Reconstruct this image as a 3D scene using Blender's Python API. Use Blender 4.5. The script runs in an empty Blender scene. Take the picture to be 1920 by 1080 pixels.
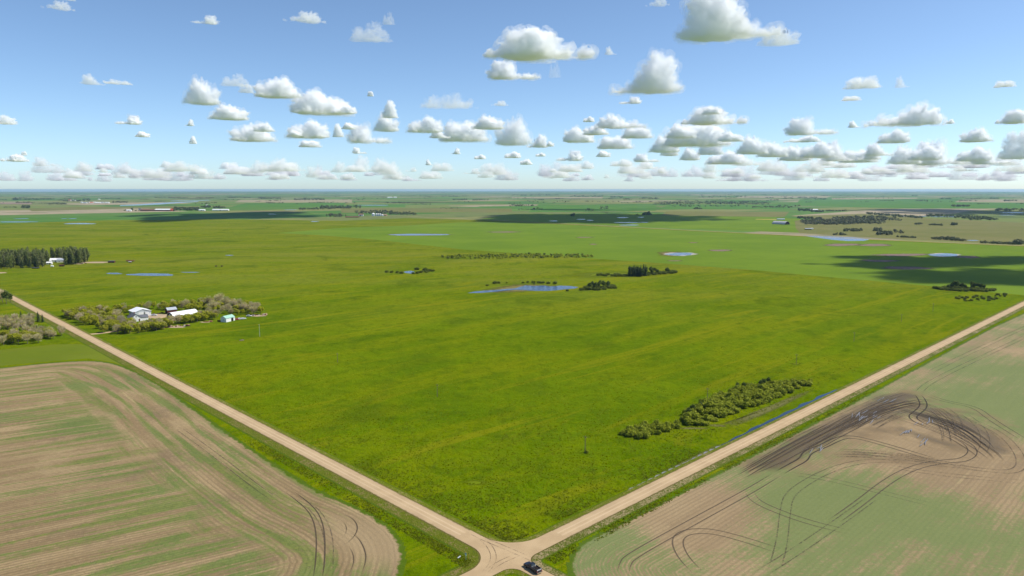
import bpy, bmesh, math, random
import numpy as np
from mathutils import Vector, Matrix, noise

S = bpy.context.scene
COL = S.collection
R = math.radians

# ------------------------------------------------------------------ camera, sky, sun
F, HOR, CAM_H = 1344.0, 355.0, 110.0
PITCH = math.atan((540 - HOR) / F)
cam = bpy.data.cameras.new('Camera')
cam_ob = bpy.data.objects.new('Camera', cam)
COL.objects.link(cam_ob)
cam.sensor_width = 36
cam.lens = 36 * F / 1920
cam.clip_start, cam.clip_end = 1, 400000
cam_ob.location = (0, 0, CAM_H)
cam_ob.rotation_euler = (math.pi / 2 - PITCH, 0, 0)
S.camera = cam_ob

SUN_EL, SUN_AZ = R(52), R(85)          # azimuth clockwise from the view direction
W = bpy.data.worlds.new('World')
S.world = W
W.use_nodes = True
bg = W.node_tree.nodes['Background']
sky = W.node_tree.nodes.new('ShaderNodeTexSky')
sky.sky_type = 'NISHITA'
sky.sun_disc = False
sky.sun_elevation, sky.sun_rotation = SUN_EL, SUN_AZ
sky.altitude, sky.air_density, sky.dust_density, sky.ozone_density = 0, 0.6, 0.5, 3.4
tint = W.node_tree.nodes.new('ShaderNodeMix')
tint.data_type = 'RGBA'
tint.blend_type = 'MULTIPLY'
tint.inputs[0].default_value = 1
tint.inputs[7].default_value = (.98, 1.025, .99, 1)
W.node_tree.links.new(sky.outputs[0], tint.inputs[6])
W.node_tree.links.new(tint.outputs[2], bg.inputs[0])
bg.inputs[1].default_value = 0.132
sl = bpy.data.lights.new('Sun', 'SUN')
sl.energy, sl.angle, sl.color = 4.2, R(0.53), (1.0, 0.95, 0.86)
sun = bpy.data.objects.new('Sun', sl)
COL.objects.link(sun)
SUN_DIR = Vector((math.sin(SUN_AZ) * math.cos(SUN_EL), math.cos(SUN_AZ) * math.cos(SUN_EL), math.sin(SUN_EL)))
sun.rotation_euler = SUN_DIR.to_track_quat('Z', 'Y').to_euler()
S.view_settings.view_transform = 'Standard'
S.view_settings.look = 'None'
S.view_settings.exposure = 0.4
S.view_settings.gamma = 1
S.view_settings.use_curve_mapping = False
S.render.engine = 'CYCLES'
S.cycles.max_bounces = 90
S.cycles.diffuse_bounces = 3
S.cycles.volume_bounces = 90
S.cycles.transparent_max_bounces = 64
S.cycles.use_denoising = True

# ------------------------------------------------------------------ helpers
cP, sP = math.cos(PITCH), math.sin(PITCH)


def P(px, py, z=0.0):
    """ground point seen at a photograph pixel"""
    r, u = px - 960.0, 540.0 - py
    d = (r, F * cP + u * sP, -F * sP + u * cP)
    t = (CAM_H - z) / -d[2]
    return Vector((d[0] * t, d[1] * t, z))


def mpp(py):
    """metres per photograph pixel for things standing on the ground at row py"""
    return P(960, py).y * 1.009 / F


AU = R(44.3)
EU = Vector((math.cos(AU), math.sin(AU), 0))
EV = Vector((-math.sin(AU), math.cos(AU), 0))
U0 = (P(640, 882).dot(EU) + P(863, 1001).dot(EU)) / 2
V0 = (P(1280, 888).dot(EV) + P(1037, 1010).dot(EV)) / 2


def UV(u, v, z=0.0):
    p = EU * (u + U0) + EV * (v + V0)
    return Vector((p.x, p.y, z))


def to_uv(p):
    p = Vector((p[0], p[1], 0))
    return p.dot(EU) - U0, p.dot(EV) - V0


def mesh(name, verts, faces, mats=(), fmat=None, smooth=False):
    me = bpy.data.meshes.new(name)
    me.from_pydata([tuple(v) for v in verts], [], faces)
    for m in mats:
        me.materials.append(m)
    if fmat is not None:
        me.polygons.foreach_set('material_index', fmat)
    if smooth:
        me.polygons.foreach_set('use_smooth', [True] * len(me.polygons))
    me.update()
    return me


def obj(name, me, parent=None, loc=(0, 0, 0), rz=0.0, sc=1.0):
    o = bpy.data.objects.new(name, me)
    COL.objects.link(o)
    o.location = loc
    o.rotation_euler = (0, 0, rz)
    o.scale = (sc, sc, sc) if not isinstance(sc, (tuple, list)) else sc
    if parent is not None:
        o.parent = parent
    return o


def tag(o, label=None, cat=None, group=None, kind=None):
    if label: o['label'] = label
    if cat: o['category'] = cat
    if group: o['group'] = group
    if kind: o['kind'] = kind
    return o


def empty(name, loc=(0, 0, 0), rz=0.0, sc=1.0):
    return obj(name, None, None, loc, rz, sc)


def bm_mesh(name, bm, mats):
    me = bpy.data.meshes.new(name)
    bm.to_mesh(me)
    bm.free()
    for m in (mats if isinstance(mats, (list, tuple)) else [mats]):
        me.materials.append(m)
    return me


def bx(bm, c, s, rz=0.0, bev=0.0):
    m = Matrix.Translation(c) @ Matrix.Rotation(rz, 4, 'Z') @ Matrix.Diagonal((s[0], s[1], s[2], 1))
    r = bmesh.ops.create_cube(bm, size=1, matrix=m)
    if bev:
        es = {e for v in r['verts'] for e in v.link_edges}
        bmesh.ops.bevel(bm, geom=list(es), offset=bev, segments=1, affect='EDGES', profile=.5)


def cyl(bm, p0, p1, r0, r1, n=8):
    p0, p1 = Vector(p0), Vector(p1)
    d = p1 - p0
    q = d.to_track_quat('Z', 'Y').to_matrix().to_4x4()
    bmesh.ops.create_cone(bm, cap_ends=True, segments=n, radius1=r0, radius2=r1, depth=d.length,
                          matrix=Matrix.Translation((p0 + p1) / 2) @ q)


# ---- material helpers
class NT:
    def __init__(s, name):
        s.m = bpy.data.materials.new(name)
        s.m.use_nodes = True
        s.t = s.m.node_tree
        s.t.nodes.clear()
        s.out = s.n('ShaderNodeOutputMaterial')

    def n(s, typ, **k):
        nd = s.t.nodes.new(typ)
        for a, b in k.items():
            setattr(nd, a, b)
        return nd

    def l(s, a, b):
        s.t.links.new(a, b)

    def setin(s, sock, v):
        if hasattr(v, 'is_linked') or isinstance(v, bpy.types.NodeSocket):
            s.l(v, sock)
        else:
            sock.default_value = v

    def math(s, op, a, b=0.0, c=None, clamp=False):
        nd = s.n('ShaderNodeMath', operation=op, use_clamp=clamp)
        s.setin(nd.inputs[0], a)
        s.setin(nd.inputs[1], b)
        if c is not None:
            s.setin(nd.inputs[2], c)
        return nd.outputs[0]

    def ramp(s, x, lo, hi, a=0.0, b=1.0):
        nd = s.n('ShaderNodeMapRange', clamp=True, interpolation_type='SMOOTHSTEP')
        s.setin(nd.inputs[0], x)
        s.setin(nd.inputs[1], lo)
        s.setin(nd.inputs[2], hi)
        s.setin(nd.inputs[3], a)
        s.setin(nd.inputs[4], b)
        return nd.outputs[0]

    def noise(s, vec, scale, detail=3.0, rough=.55, dist=0.0):
        nd = s.n('ShaderNodeTexNoise')
        if vec is not None:
            s.l(vec, nd.inputs['Vector'])
        nd.inputs['Scale'].default_value = scale
        nd.inputs['Detail'].default_value = detail
        nd.inputs['Roughness'].default_value = rough
        nd.inputs['Distortion'].default_value = dist
        return nd.outputs[0]

    def mix(s, f, a, b):
        nd = s.n('ShaderNodeMix', data_type='RGBA')
        s.setin(nd.inputs[0], f)
        for i, v in ((6, a), (7, b)):
            if isinstance(v, bpy.types.NodeSocket):
                s.l(v, nd.inputs[i])
            else:
                nd.inputs[i].default_value = (*v, 1) if len(v) == 3 else v
        return nd.outputs[2]

    def pos(s):
        return s.n('ShaderNodeNewGeometry').outputs['Position']

    def attr(s, name):
        return s.n('ShaderNodeAttribute', attribute_name=name).outputs['Fac']

    def comb(s, x, y, z=0.0):
        nd = s.n('ShaderNodeCombineXYZ')
        for i, v in enumerate((x, y, z)):
            s.setin(nd.inputs[i], v)
        return nd.outputs[0]

    def uvframe(s):
        """position turned so that x runs along the right road and y along the left road"""
        nd = s.n('ShaderNodeVectorRotate', rotation_type='Z_AXIS')
        s.l(s.pos(), nd.inputs['Vector'])
        nd.inputs['Angle'].default_value = -AU
        return nd.outputs[0]

    def scale(s, vec, v):
        nd = s.n('ShaderNodeVectorMath', operation='MULTIPLY')
        s.l(vec, nd.inputs[0])
        nd.inputs[1].default_value = v
        return nd.outputs[0]

    def bump(s, h, strength, dist=.1, normal=None):
        nd = s.n('ShaderNodeBump')
        nd.inputs['Strength'].default_value = strength
        nd.inputs['Distance'].default_value = dist
        s.l(h, nd.inputs['Height'])
        if normal is not None:
            s.l(normal, nd.inputs['Normal'])
        return nd.outputs[0]

    def bsdf(s, col, rough=.9, spec=.1, metal=0.0, normal=None):
        b = s.n('ShaderNodeBsdfPrincipled')
        if isinstance(col, bpy.types.NodeSocket):
            s.l(col, b.inputs['Base Color'])
        else:
            b.inputs['Base Color'].default_value = (*col, 1)
        s.setin(b.inputs['Roughness'], rough)
        b.inputs['Specular IOR Level'].default_value = spec
        b.inputs['Metallic'].default_value = metal
        if normal is not None:
            s.l(normal, b.inputs['Normal'])
        return b.outputs[0]

    def end(s, shader):
        s.l(shader, s.out.inputs[0])
        return s.m

    def end_alpha(s, shader, alpha):
        t = s.n('ShaderNodeBsdfTransparent')
        m = s.n('ShaderNodeMixShader')
        s.setin(m.inputs[0], alpha)
        s.l(t.outputs[0], m.inputs[1])
        s.l(shader, m.inputs[2])
        s.l(m.outputs[0], s.out.inputs[0])
        return s.m


def simple(name, col, rough=.7, spec=.3, metal=0.0, var=.15, scale=1.5):
    t = NT(name)
    tc = t.n('ShaderNodeTexCoord').outputs['Object']
    nz = t.noise(tc, scale, 4)
    lo = tuple(c * (1 - var) for c in col)
    hi = tuple(min(1, c * (1 + var)) for c in col)
    return t.end(t.bsdf(t.mix(t.ramp(nz, .35, .65), lo, hi), rough, spec, metal))


# ------------------------------------------------------------------ ground materials
def mat_pasture():
    t = NT('pasture_grass')
    p = t.pos()
    uf = t.uvframe()
    big = t.noise(p, .007, 3, .6, .6)
    str_ = t.noise(t.scale(uf, (.006, .028, 1)), 1.0, 4, .6, .8)
    mid = t.noise(p, .05, 4, .65, .5)
    sm = t.noise(p, .32, 4, .7)
    fine = t.noise(p, 1.1, 3, .75)
    c = t.mix(t.ramp(big, .35, .65), (.074, .127, .0006), (.11, .162, .0008))
    c = t.mix(t.ramp(str_, .42, .66), c, (.138, .166, .001))
    c = t.mix(t.ramp(mid, .5, .72, 0, .75), c, (.057, .1, .0006))
    c = t.mix(t.ramp(sm, .55, .75, 0, .6), c, (.16, .185, .001))
    c = t.mix(t.ramp(sm, .46, .3, 0, .75), c, (.045, .08, .0006))
    c = t.mix(t.ramp(fine, .58, .74, 0, .55), c, (.15, .165, .002))
    c = t.mix(t.ramp(fine, .44, .3, 0, .7), c, (.04, .062, .0006))
    # patchy yellow-olive mixed in with distance, standing in for haze and view angle
    yy = t.n('ShaderNodeSeparateXYZ')
    t.l(p, yy.inputs[0])
    far = t.ramp(yy.outputs[1], 420, 1100, 0.0, .62)
    yellowish = t.noise(t.scale(p, (.0035, .011, 1)), 1.0, 5, .62, .7)
    c = t.mix(t.math('MULTIPLY', t.ramp(yellowish, .36, .68, .15, 1), far), c, (.185, .185, .025))
    m2 = t.noise(p, .13, 5, .78, .4)
    c = t.mix(t.ramp(m2, .53, .66, 0, .45), c, (.155, .178, .0015))
    c = t.mix(t.ramp(m2, .47, .35, 0, .5), c, (.042, .074, .0008))
    bare = t.noise(p, .022, 5, .7)
    c = t.mix(t.ramp(bare, .68, .78, 0, .55), c, (.16, .13, .03))
    # long drifts of paler, ungrazed growth and darker damp hollows
    dr = t.noise(t.scale(uf, (.0045, .05, 1)), 1.0, 5, .68, 1.2)
    c = t.mix(t.ramp(dr, .53, .64, 0, .7), c, (.17, .175, .004))
    hol = t.noise(p, .0115, 5, .66, .8)
    c = t.mix(t.ramp(hol, .54, .66, 0, .55), c, (.052, .088, .002))
    h = t.math('ADD', t.math('MULTIPLY', sm, .8), t.math('MULTIPLY', fine, .5))
    nrm = t.bump(h, .7, 1.2, t.bump(mid, .35, 6.0))
    return t.end(t.bsdf(c, 1, 0, 0, nrm))


def mat_far():
    t = NT('far_farmland')
    uf = t.uvframe()
    sx = t.n('ShaderNodeSeparateXYZ')
    wob = t.n('ShaderNodeVectorMath', operation='ADD')
    nz = t.n('ShaderNodeTexNoise')
    t.l(uf, nz.inputs['Vector'])
    nz.inputs['Scale'].default_value = .0004
    sc = t.n('ShaderNodeVectorMath', operation='SCALE')
    t.l(nz.outputs['Color'], sc.inputs[0])
    sc.inputs['Scale'].default_value = 500
    t.l(uf, wob.inputs[0])
    t.l(sc.outputs[0], wob.inputs[1])
    t.l(wob.outputs[0], sx.inputs[0])
    cu = t.math('FLOOR', t.math('DIVIDE', sx.outputs[0], 805.0))
    cv = t.math('FLOOR', t.math('DIVIDE', sx.outputs[1], 402.0))
    wn = t.n('ShaderNodeTexWhiteNoise', noise_dimensions='2D')
    t.l(t.comb(cu, cv), wn.inputs['Vector'])
    cr = t.n('ShaderNodeValToRGB')
    cr.color_ramp.interpolation = 'CONSTANT'
    stops = [(0, (.09, .17, .03)), (.2, (.15, .185, .045)), (.38, (.07, .155, .022)), (.52, (.185, .19, .06)),
             (.68, (.11, .19, .03)), (.8, (.32, .26, .17)), (.88, (.14, .165, .05)), (.95, (.26, .22, .13))]
    e = cr.color_ramp.elements
    while len(e) < len(stops):
        e.new(.5)
    for i, (a, c) in enumerate(stops):
        e[i].position = a
        e[i].color = (*c, 1)
    t.l(wn.outputs[0], cr.inputs[0])
    p = t.pos()
    a = t.noise(p, .0016, 5, .62)
    b = t.noise(p, .012, 4, .6)
    c = t.mix(t.ramp(a, .56, .66, 0, .8), cr.outputs[0], (.055, .085, .03))
    c = t.mix(t.ramp(a, .42, .32, 0, .7), c, (.16, .15, .06))
    c = t.mix(t.ramp(b, .4, .7, 0, .35), c, (.05, .09, .025))
    return t.end(t.bsdf(c, .95, .05))


def mat_crop(name, c0, c1, streak=(.0, .0, .0), amt=.3):
    t = NT(name)
    p = t.pos()
    uf = t.uvframe()
    a = t.noise(p, .006, 4, .6)
    b = t.noise(t.scale(uf, (.004, .09, 1)), 1.0, 3, .6)
    d = t.noise(p, .06, 4, .65)
    c = t.mix(t.ramp(a, .35, .65), c0, c1)
    c = t.mix(t.ramp(b, .5, .75, 0, amt), c, streak)
    c = t.mix(t.ramp(d, .55, .8, 0, .35), c, tuple(v * .6 for v in c0))
    return t.end(t.bsdf(c, .95, .05, 0, t.bump(d, .3, 1.5)))


def soil_nodes(t, across, along, d):
    """tan and brown seedbed with streaks drawn out along the rows"""
    p = t.pos()
    v = t.comb(across, along)
    st = t.noise(t.scale(v, (.45, .012, 1)), 1.0, 4, .65)
    st2 = t.noise(t.scale(v, (.14, .008, 1)), 1.0, 3, .6)
    blot = t.noise(p, .03, 5, .65)
    fine = t.noise(p, .6, 5, .8)
    c = t.mix(t.ramp(st2, .38, .62), (.215, .15, .078), (.285, .205, .108))
    c = t.mix(t.ramp(st, .55, .78, 0, .8), c, (.39, .295, .15))
    c = t.mix(t.ramp(st, .42, .25, 0, .55), c, (.15, .105, .055))
    c = t.mix(t.ramp(blot, .52, .68, 0, .6), c, (.16, .115, .068))
    c = t.mix(t.ramp(blot, .46, .34, 0, .5), c, (.34, .255, .135))
    c = t.mix(t.ramp(fine, .53, .68, 0, .6), c, (.38, .285, .15))
    c = t.mix(t.ramp(fine, .46, .33, 0, .6), c, (.12, .085, .045))
    yy = t.n('ShaderNodeSeparateXYZ')
    t.l(p, yy.inputs[0])
    wob = t.math('ADD', across, t.math('MULTIPLY', t.noise(v, .12, 2), 1.2))
    row = t.math('SINE', t.math('MULTIPLY', wob, 2 * math.pi / 1.7))
    row = t.math('MULTIPLY', t.ramp(row, -.2, .9), t.math('MULTIPLY', t.ramp(yy.outputs[1], 360, 230), t.ramp(fine, .35, .6, .25, .6)))
    c = t.mix(row, c, (.13, .094, .05))
    return c, v, fine, blot


def mat_left_field():
    t = NT('seeded_soil_left')
    d, sb, w, s_ = (t.attr(k) for k in ('edge', 'arc', 'across', 'along'))
    p = t.pos()
    wob = t.noise(p, .035, 3, .6)
    wsel = t.math('ADD', d, t.math('MULTIPLY', t.math('SUBTRACT', wob, .5), 44.0))
    head = t.ramp(wsel, 46, 30)
    c_i, v_i, fine, blot = soil_nodes(t, w, s_, d)
    c_h, v_h, _, _ = soil_nodes(t, d, sb, d)
    c = t.mix(head, c_i, c_h)
    # weeds: long green strips
    gi = t.noise(t.scale(v_i, (.21, .009, 1)), 1.0, 4, .62, .8)
    gi2 = t.noise(t.scale(v_i, (.5, .03, 1)), 1.0, 3, .6)
    gh = t.noise(t.scale(v_h, (.2, .011, 1)), 1.0, 4, .6, .4)
    pat = t.noise(p, .02, 4, .6)
    brk = t.noise(p, .5, 4, .75)
    gi = t.math('ADD', gi, t.math('MULTIPLY', t.math('SUBTRACT', pat, .5), .4))
    gi = t.math('ADD', gi, t.math('MULTIPLY', t.math('SUBTRACT', brk, .5), .34))
    gi = t.math('ADD', gi, t.math('MULTIPLY', t.math('SUBTRACT', gi2, .5), .22))
    gh = t.math('ADD', gh, t.math('MULTIPLY', t.math('SUBTRACT', pat, .5), .25))
    gh = t.math('ADD', gh, t.math('MULTIPLY', t.math('SUBTRACT', brk, .5), .36))
    nearband = t.ramp(d, 110, 26, -.01, .12)
    gi = t.math('ADD', gi, nearband)
    gm = t.math('ADD', t.math('MULTIPLY', t.ramp(gi, .51, .67), t.math('SUBTRACT', 1.0, head)),
                t.math('MULTIPLY', t.ramp(gh, .43, .6), head))
    bare = t.attr('bare')
    gm = t.math('MULTIPLY', gm, t.math('SUBTRACT', 1.0, bare), clamp=True)
    g = t.mix(t.ramp(brk, .35, .65), (.07, .115, .018), (.13, .175, .03))
    g = t.mix(t.ramp(pat, .4, .6, 0, .7), g, (.075, .145, .028))
    g = t.mix(t.ramp(fine, .46, .36, 0, .6), g, (.05, .085, .02))
    c = t.mix(t.math('MULTIPLY', gm, .72), c, g)
    c = t.mix(t.math('MULTIPLY', bare, .6), c, t.mix(blot, (.26, .19, .105), (.36, .27, .155)))
    # grass takes over past the field's own edge
    e = t.math('ADD', d, t.math('MULTIPLY', t.math('SUBTRACT', t.noise(p, .25, 4, .7), .5), 5.0))
    c = t.mix(t.ramp(e, .6, -.4), c, t.mix(brk, (.045, .085, .004), (.085, .13, .006)))
    return t.end(t.bsdf(c, .95, .05, 0, t.bump(t.math('ADD', fine, brk), .5, .5)))


def mat_right_field():
    t = NT('seeded_soil_right')
    d, sb, mud = (t.attr(k) for k in ('edge', 'arc', 'mud'))
    p = t.pos()
    uf = t.uvframe()
    sx = t.n('ShaderNodeSeparateXYZ')
    t.l(uf, sx.inputs[0])
    head = t.ramp(d, 34, 26)
    c_i, v_i, fine, blot = soil_nodes(t, sx.outputs[1], sx.outputs[0], d)
    c_h, v_h, _, _ = soil_nodes(t, d, sb, d)
    c = t.mix(head, c_i, c_h)
    c = t.mix(.35, c, (.3, .215, .125))
    g1 = t.noise(p, .013, 5, .62)
    g2 = t.noise(t.scale(v_i, (.35, .02, 1)), 1.0, 4, .65)
    g3 = t.noise(p, .7, 3, .8)
    rows = t.n('ShaderNodeTexWave', wave_type='BANDS', bands_direction='X')
    t.l(t.scale(v_h, (.28, .0, 1)), rows.inputs[0])
    rows.inputs['Scale'].default_value = 1.0
    rows.inputs['Distortion'].default_value = .6
    gm = t.math('ADD', t.math('MULTIPLY', g1, 1.0), t.math('MULTIPLY', t.math('SUBTRACT', g2, .5), .45))
    gm = t.math('ADD', gm, t.math('MULTIPLY', t.math('SUBTRACT', g3, .5), .55))
    gm = t.math('ADD', gm, t.math('MULTIPLY', t.math('MULTIPLY', t.math('SUBTRACT', rows.outputs[1], .5), .12), head))
    gm = t.math('ADD', gm, t.attr('green'))
    gm = t.ramp(gm, .37, .6)
    g = t.mix(g3, (.085, .135, .035), (.155, .205, .065))
    c = t.mix(t.math('MULTIPLY', gm, .8), c, g)
    br = t.noise(p, .045, 4, .65, .6)
    c = t.mix(t.math('MULTIPLY', t.ramp(mud, .02, .35), t.ramp(br, .42, .6, 0, .75)), c, (.2, .14, .075))
    mn = t.noise(p, .12, 5, .7, .5)
    mm = t.math('ADD', mud, t.math('MULTIPLY', t.math('SUBTRACT', mn, .5), .9))
    mm = t.ramp(mm, .42, 1.05)
    md = t.mix(mn, (.055, .038, .02), (.14, .1, .048))
    c = t.mix(t.math('MULTIPLY', mm, .92), c, md)
    e = t.math('ADD', d, t.math('MULTIPLY', t.math('SUBTRACT', t.noise(p, .3, 4, .7), .5), 3.0))
    c = t.mix(t.ramp(e, .5, -.4), c, t.mix(g3, (.045, .085, .004), (.085, .13, .006)))
    ro = t.ramp(mm, 0, 1, .95, .55)
    return t.end(t.bsdf(c, ro, .12, 0, t.bump(t.math('ADD', fine, mn), .5, .5)))


def mat_gravel():
    t = NT('gravel')
    uv = t.n('ShaderNodeUVMap').outputs[0]
    sx = t.n('ShaderNodeSeparateXYZ')
    t.l(uv, sx.inputs[0])
    lat = t.math('ABSOLUTE', sx.outputs[0])
    p = t.pos()
    long_ = t.noise(t.scale(uv, (1.6, .03, 1)), 1.0, 4, .65)
    blot = t.noise(p, .12, 4, .6)
    fine = t.noise(p, 3.0, 3, .75)
    c = t.mix(t.ramp(blot, .3, .7), (.37, .265, .15), (.44, .32, .185))
    w1 = t.ramp(t.math('ABSOLUTE', t.math('SUBTRACT', lat, .95)), .15, .55, 1, 0)
    c = t.mix(t.math('MULTIPLY', w1, t.ramp(long_, .35, .6, .2, .75)), c, (.52, .39, .25))
    w2 = t.ramp(lat, 2.2, 3.4, 0, .8)
    c = t.mix(t.math('MULTIPLY', w2, t.ramp(long_, .3, .65)), c, (.33, .235, .16))
    c = t.mix(t.ramp(long_, .45, .25, 0, .45), c, (.33, .24, .165))
    c = t.mix(t.ramp(fine, .5, .8, 0, .35), c, (.27, .2, .14))
    rag = t.noise(p, .35, 4, .75)
    le = t.math('ADD', lat, t.math('MULTIPLY', t.math('SUBTRACT', rag, .5), 1.6))
    c = t.mix(t.ramp(le, 2.95, 3.3, 0, .85), c, t.mix(fine, (.15, .12, .035), (.2, .165, .06)))
    damp = t.noise(t.scale(uv, (.5, .05, 1)), 1.0, 4, .7)
    c = t.mix(t.ramp(damp, .58, .75, 0, .35), c, (.3, .21, .135))
    return t.end(t.bsdf(c, .95, .05, 0, t.bump(fine, .35, .15)))


def mat_verge(name, yellowish, green, cover, edge=True):
    """grass shoulder: lateral coordinate x runs 0 at the road to 1 at the ditch"""
    t = NT(name)
    uv = t.n('ShaderNodeUVMap').outputs[0]
    sx = t.n('ShaderNodeSeparateXYZ')
    t.l(uv, sx.inputs[0])
    p = t.pos()
    a = t.noise(p, .45, 4, .75)
    b = t.noise(p, .07, 4, .65)
    f = t.noise(p, 1.8, 3, .8)
    k = t.math('ADD', t.math('ADD', t.math('MULTIPLY', a, .6), t.math('MULTIPLY', b, .5)),
               t.math('MULTIPLY', t.math('SUBTRACT', f, .5), .5))
    dm = t.ramp(k, cover, cover + .16)
    gm = t.mix(f, tuple(v * .6 for v in green), tuple(v * 1.25 for v in green))
    dc = t.mix(f, tuple(v * .62 for v in yellowish), tuple(v * 1.2 for v in yellowish))
    c = t.mix(dm, gm, dc)
    lat = t.math('ADD', sx.outputs[0], t.math('MULTIPLY', t.math('SUBTRACT', a, .5), .22))
    if edge:
        c = t.mix(t.ramp(lat, .16, .1, 0, .85), c, (.12, .105, .028))
    c = t.mix(t.ramp(lat, .82, .98), c, t.mix(f, (.05, .09, .003), (.1, .145, .006)))
    return t.end(t.bsdf(c, .95, .05, 0, t.bump(t.math('ADD', a, f), .7, .8)))


def mat_water(name, col, rough=.12, bstr=.25, bscale=.6):
    t = NT(name)
    p = t.pos()
    n1 = t.noise(t.scale(p, (1, 1, 1)), bscale, 4, .65)
    n2 = t.noise(p, .03, 3)
    c = t.mix(t.ramp(n2, .35, .65), col, tuple(v * .7 for v in col))
    return t.end(t.bsdf(c, rough, .5, 0, t.bump(n1, bstr, .5)))


def mat_patch(name, c0, c1, feather=(1.0, .55), nscale=.06):
    """ground patch that frays out to nothing at its rim (uv x: 0 centre, 1 rim)"""
    t = NT(name)
    uv = t.n('ShaderNodeUVMap').outputs[0]
    sx = t.n('ShaderNodeSeparateXYZ')
    t.l(uv, sx.inputs[0])
    p = t.pos()
    a = t.noise(p, nscale, 5, .7)
    r = t.math('ADD', sx.outputs[0], t.math('MULTIPLY', t.math('SUBTRACT', a, .5), .7))
    al = t.ramp(r, feather[0], feather[1])
    c = t.mix(t.ramp(t.noise(p, nscale * 3, 4, .7), .35, .65), c0, c1)
    return t.end_alpha(t.bsdf(c, .95, .05), al)


def mat_track(name, col, cov):
    t = NT(name)
    uv = t.n('ShaderNodeUVMap').outputs[0]
    sx = t.n('ShaderNodeSeparateXYZ')
    t.l(uv, sx.inputs[0])
    p = t.pos()
    a = t.noise(t.scale(uv, (1.0, .09, 1)), 1.0, 4, .7)
    b = t.noise(p, .9, 4, .75)
    k = t.math('ADD', t.math('MULTIPLY', a, .6), t.math('MULTIPLY', b, .4))
    edge = t.ramp(t.math('ABSOLUTE', sx.outputs[0]), 1.0, .45)
    al = t.math('MULTIPLY', t.math('MULTIPLY', t.ramp(k, .62 - cov * .5, .72 - cov * .5), edge), .45 + cov * .5)
    c = t.mix(b, tuple(v * .6 for v in col), tuple(v * 1.3 for v in col))
    return t.end_alpha(t.bsdf(c, .8, .15), al)


M = {}
M['pasture'] = mat_pasture()
M['far'] = mat_far()
M['crop'] = mat_crop('young_crop', (.1, .165, .006), (.125, .19, .008), (.085, .145, .005), .4)
M['crop_far'] = mat_crop('young_crop_far', (.06, .15, .02), (.085, .17, .025), (.06, .12, .015), .4)
M['hay'] = mat_crop('hay_field', (.1, .135, .006), (.13, .16, .01), (.13, .14, .012), .5)
M['olive'] = mat_crop('old_pasture', (.13, .135, .035), (.16, .15, .05), (.11, .115, .03), .5)
M['tan'] = mat_crop('stubble', (.24, .215, .115), (.3, .25, .15), (.18, .17, .08), .7)
M['bare'] = mat_crop('bare_soil', (.2, .14, .1), (.25, .18, .13), (.15, .11, .08), .5)
M['left_field'] = mat_left_field()
M['right_field'] = mat_right_field()
M['gravel'] = mat_gravel()
M['verge_wide'] = mat_verge('dry_shoulder_wide', (.24, .18, .075), (.12, .145, .01), .56)
M['verge_thin'] = mat_verge('dry_shoulder_thin', (.26, .21, .08), (.13, .16, .008), .54)
M['verge_pale'] = mat_verge('dry_shoulder_pale', (.3, .235, .12), (.1, .12, .015), .5)
M['water'] = mat_water('pond_water', (.006, .035, .12), .12, .6, .5)
M['ditchwater'] = mat_water('ditch_water', (.003, .014, .035), .05, .15, .9)
M['paleWater'] = mat_water('shallow_water', (.12, .17, .25), .25, .15, .3)
M['mudwater'] = mat_water('muddy_water', (.2, .19, .2), .35, .2, .9)
M['salt'] = mat_patch('salt_rim', (.34, .31, .27), (.46, .43, .39), (1.0, .7))
M['mud'] = mat_patch('mud_flat', (.16, .11, .09), (.22, .16, .12))
M['reed'] = mat_patch('dead_reed', (.135, .115, .03), (.18, .15, .045), (.9, .4), .15)
M['lush'] = mat_patch('lush_grass', (.115, .155, .002), (.135, .165, .003), (1.0, .1), .03)
M['dirt'] = mat_patch('bare_dirt', (.33, .25, .16), (.4, .3, .2), (1.0, .7), .3)
M['seep'] = mat_patch('grey_sedge', (.115, .115, .03), (.14, .135, .045), (.95, .3), .2)
M['track'] = mat_track('wheel_track_mud', (.085, .062, .04), .6)
M['track_dark'] = mat_track('wheel_track_wet', (.04, .029, .02), 1.0)
M['track_mid'] = mat_track('wheel_track_damp', (.11, .08, .052), .5)
M['track_faint'] = mat_track('wheel_track_dry', (.1, .075, .05), .35)

# ------------------------------------------------------------------ ground, fields


def structure(o):
    o['kind'] = 'structure'
    return o


def poly_sheet(name, pts, mat, z):
    n = len(pts)
    cx = sum(p[0] for p in pts) / n
    cy = sum(p[1] for p in pts) / n
    bm = bmesh.new()
    vs = [bm.verts.new((p[0], p[1], z)) for p in pts]
    f = bm.faces.new(vs)
    f.normal_update()
    if f.normal.z < 0:
        f.normal_flip()
    bmesh.ops.triangulate(bm, faces=[f])
    return structure(obj(name, bm_mesh(name, bm, mat)))


gv, gf = [], []
rings = [0, 150, 400, 900, 2000, 5000, 12000, 25000, 42000]
for r in rings:
    for k in range(64):
        a = 2 * math.pi * k / 64
        gv.append((r * math.sin(a), r * math.cos(a), -.08))
for i in range(len(rings) - 1):
    for k in range(64):
        k2 = (k + 1) % 64
        a, b, c, d = i * 64 + k, i * 64 + k2, (i + 1) * 64 + k2, (i + 1) * 64 + k
        gf.append((a, d, c, b) if i else (a, d, c))
structure(obj('ground', mesh('ground', gv, gf, [M['far']])))

# the old pasture: everything near, out to the far line of ponds
pp = [(-900, 1500), (-2600, 470), (-1200, 424), (-300, 421), (0, 419), (200, 413), (420, 411), (640, 414), (760, 409), (960, 414),
      (1280, 431), (1640, 449), (1920, 461), (2800, 500)]
pts = [P(*q) for q in pp if q[1] < 1400]
pts = [Vector((-1500, -60, 0))] + pts + [Vector((1500, -60, 0))]
poly_sheet('pasture', pts, M['pasture'], 0)

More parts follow.
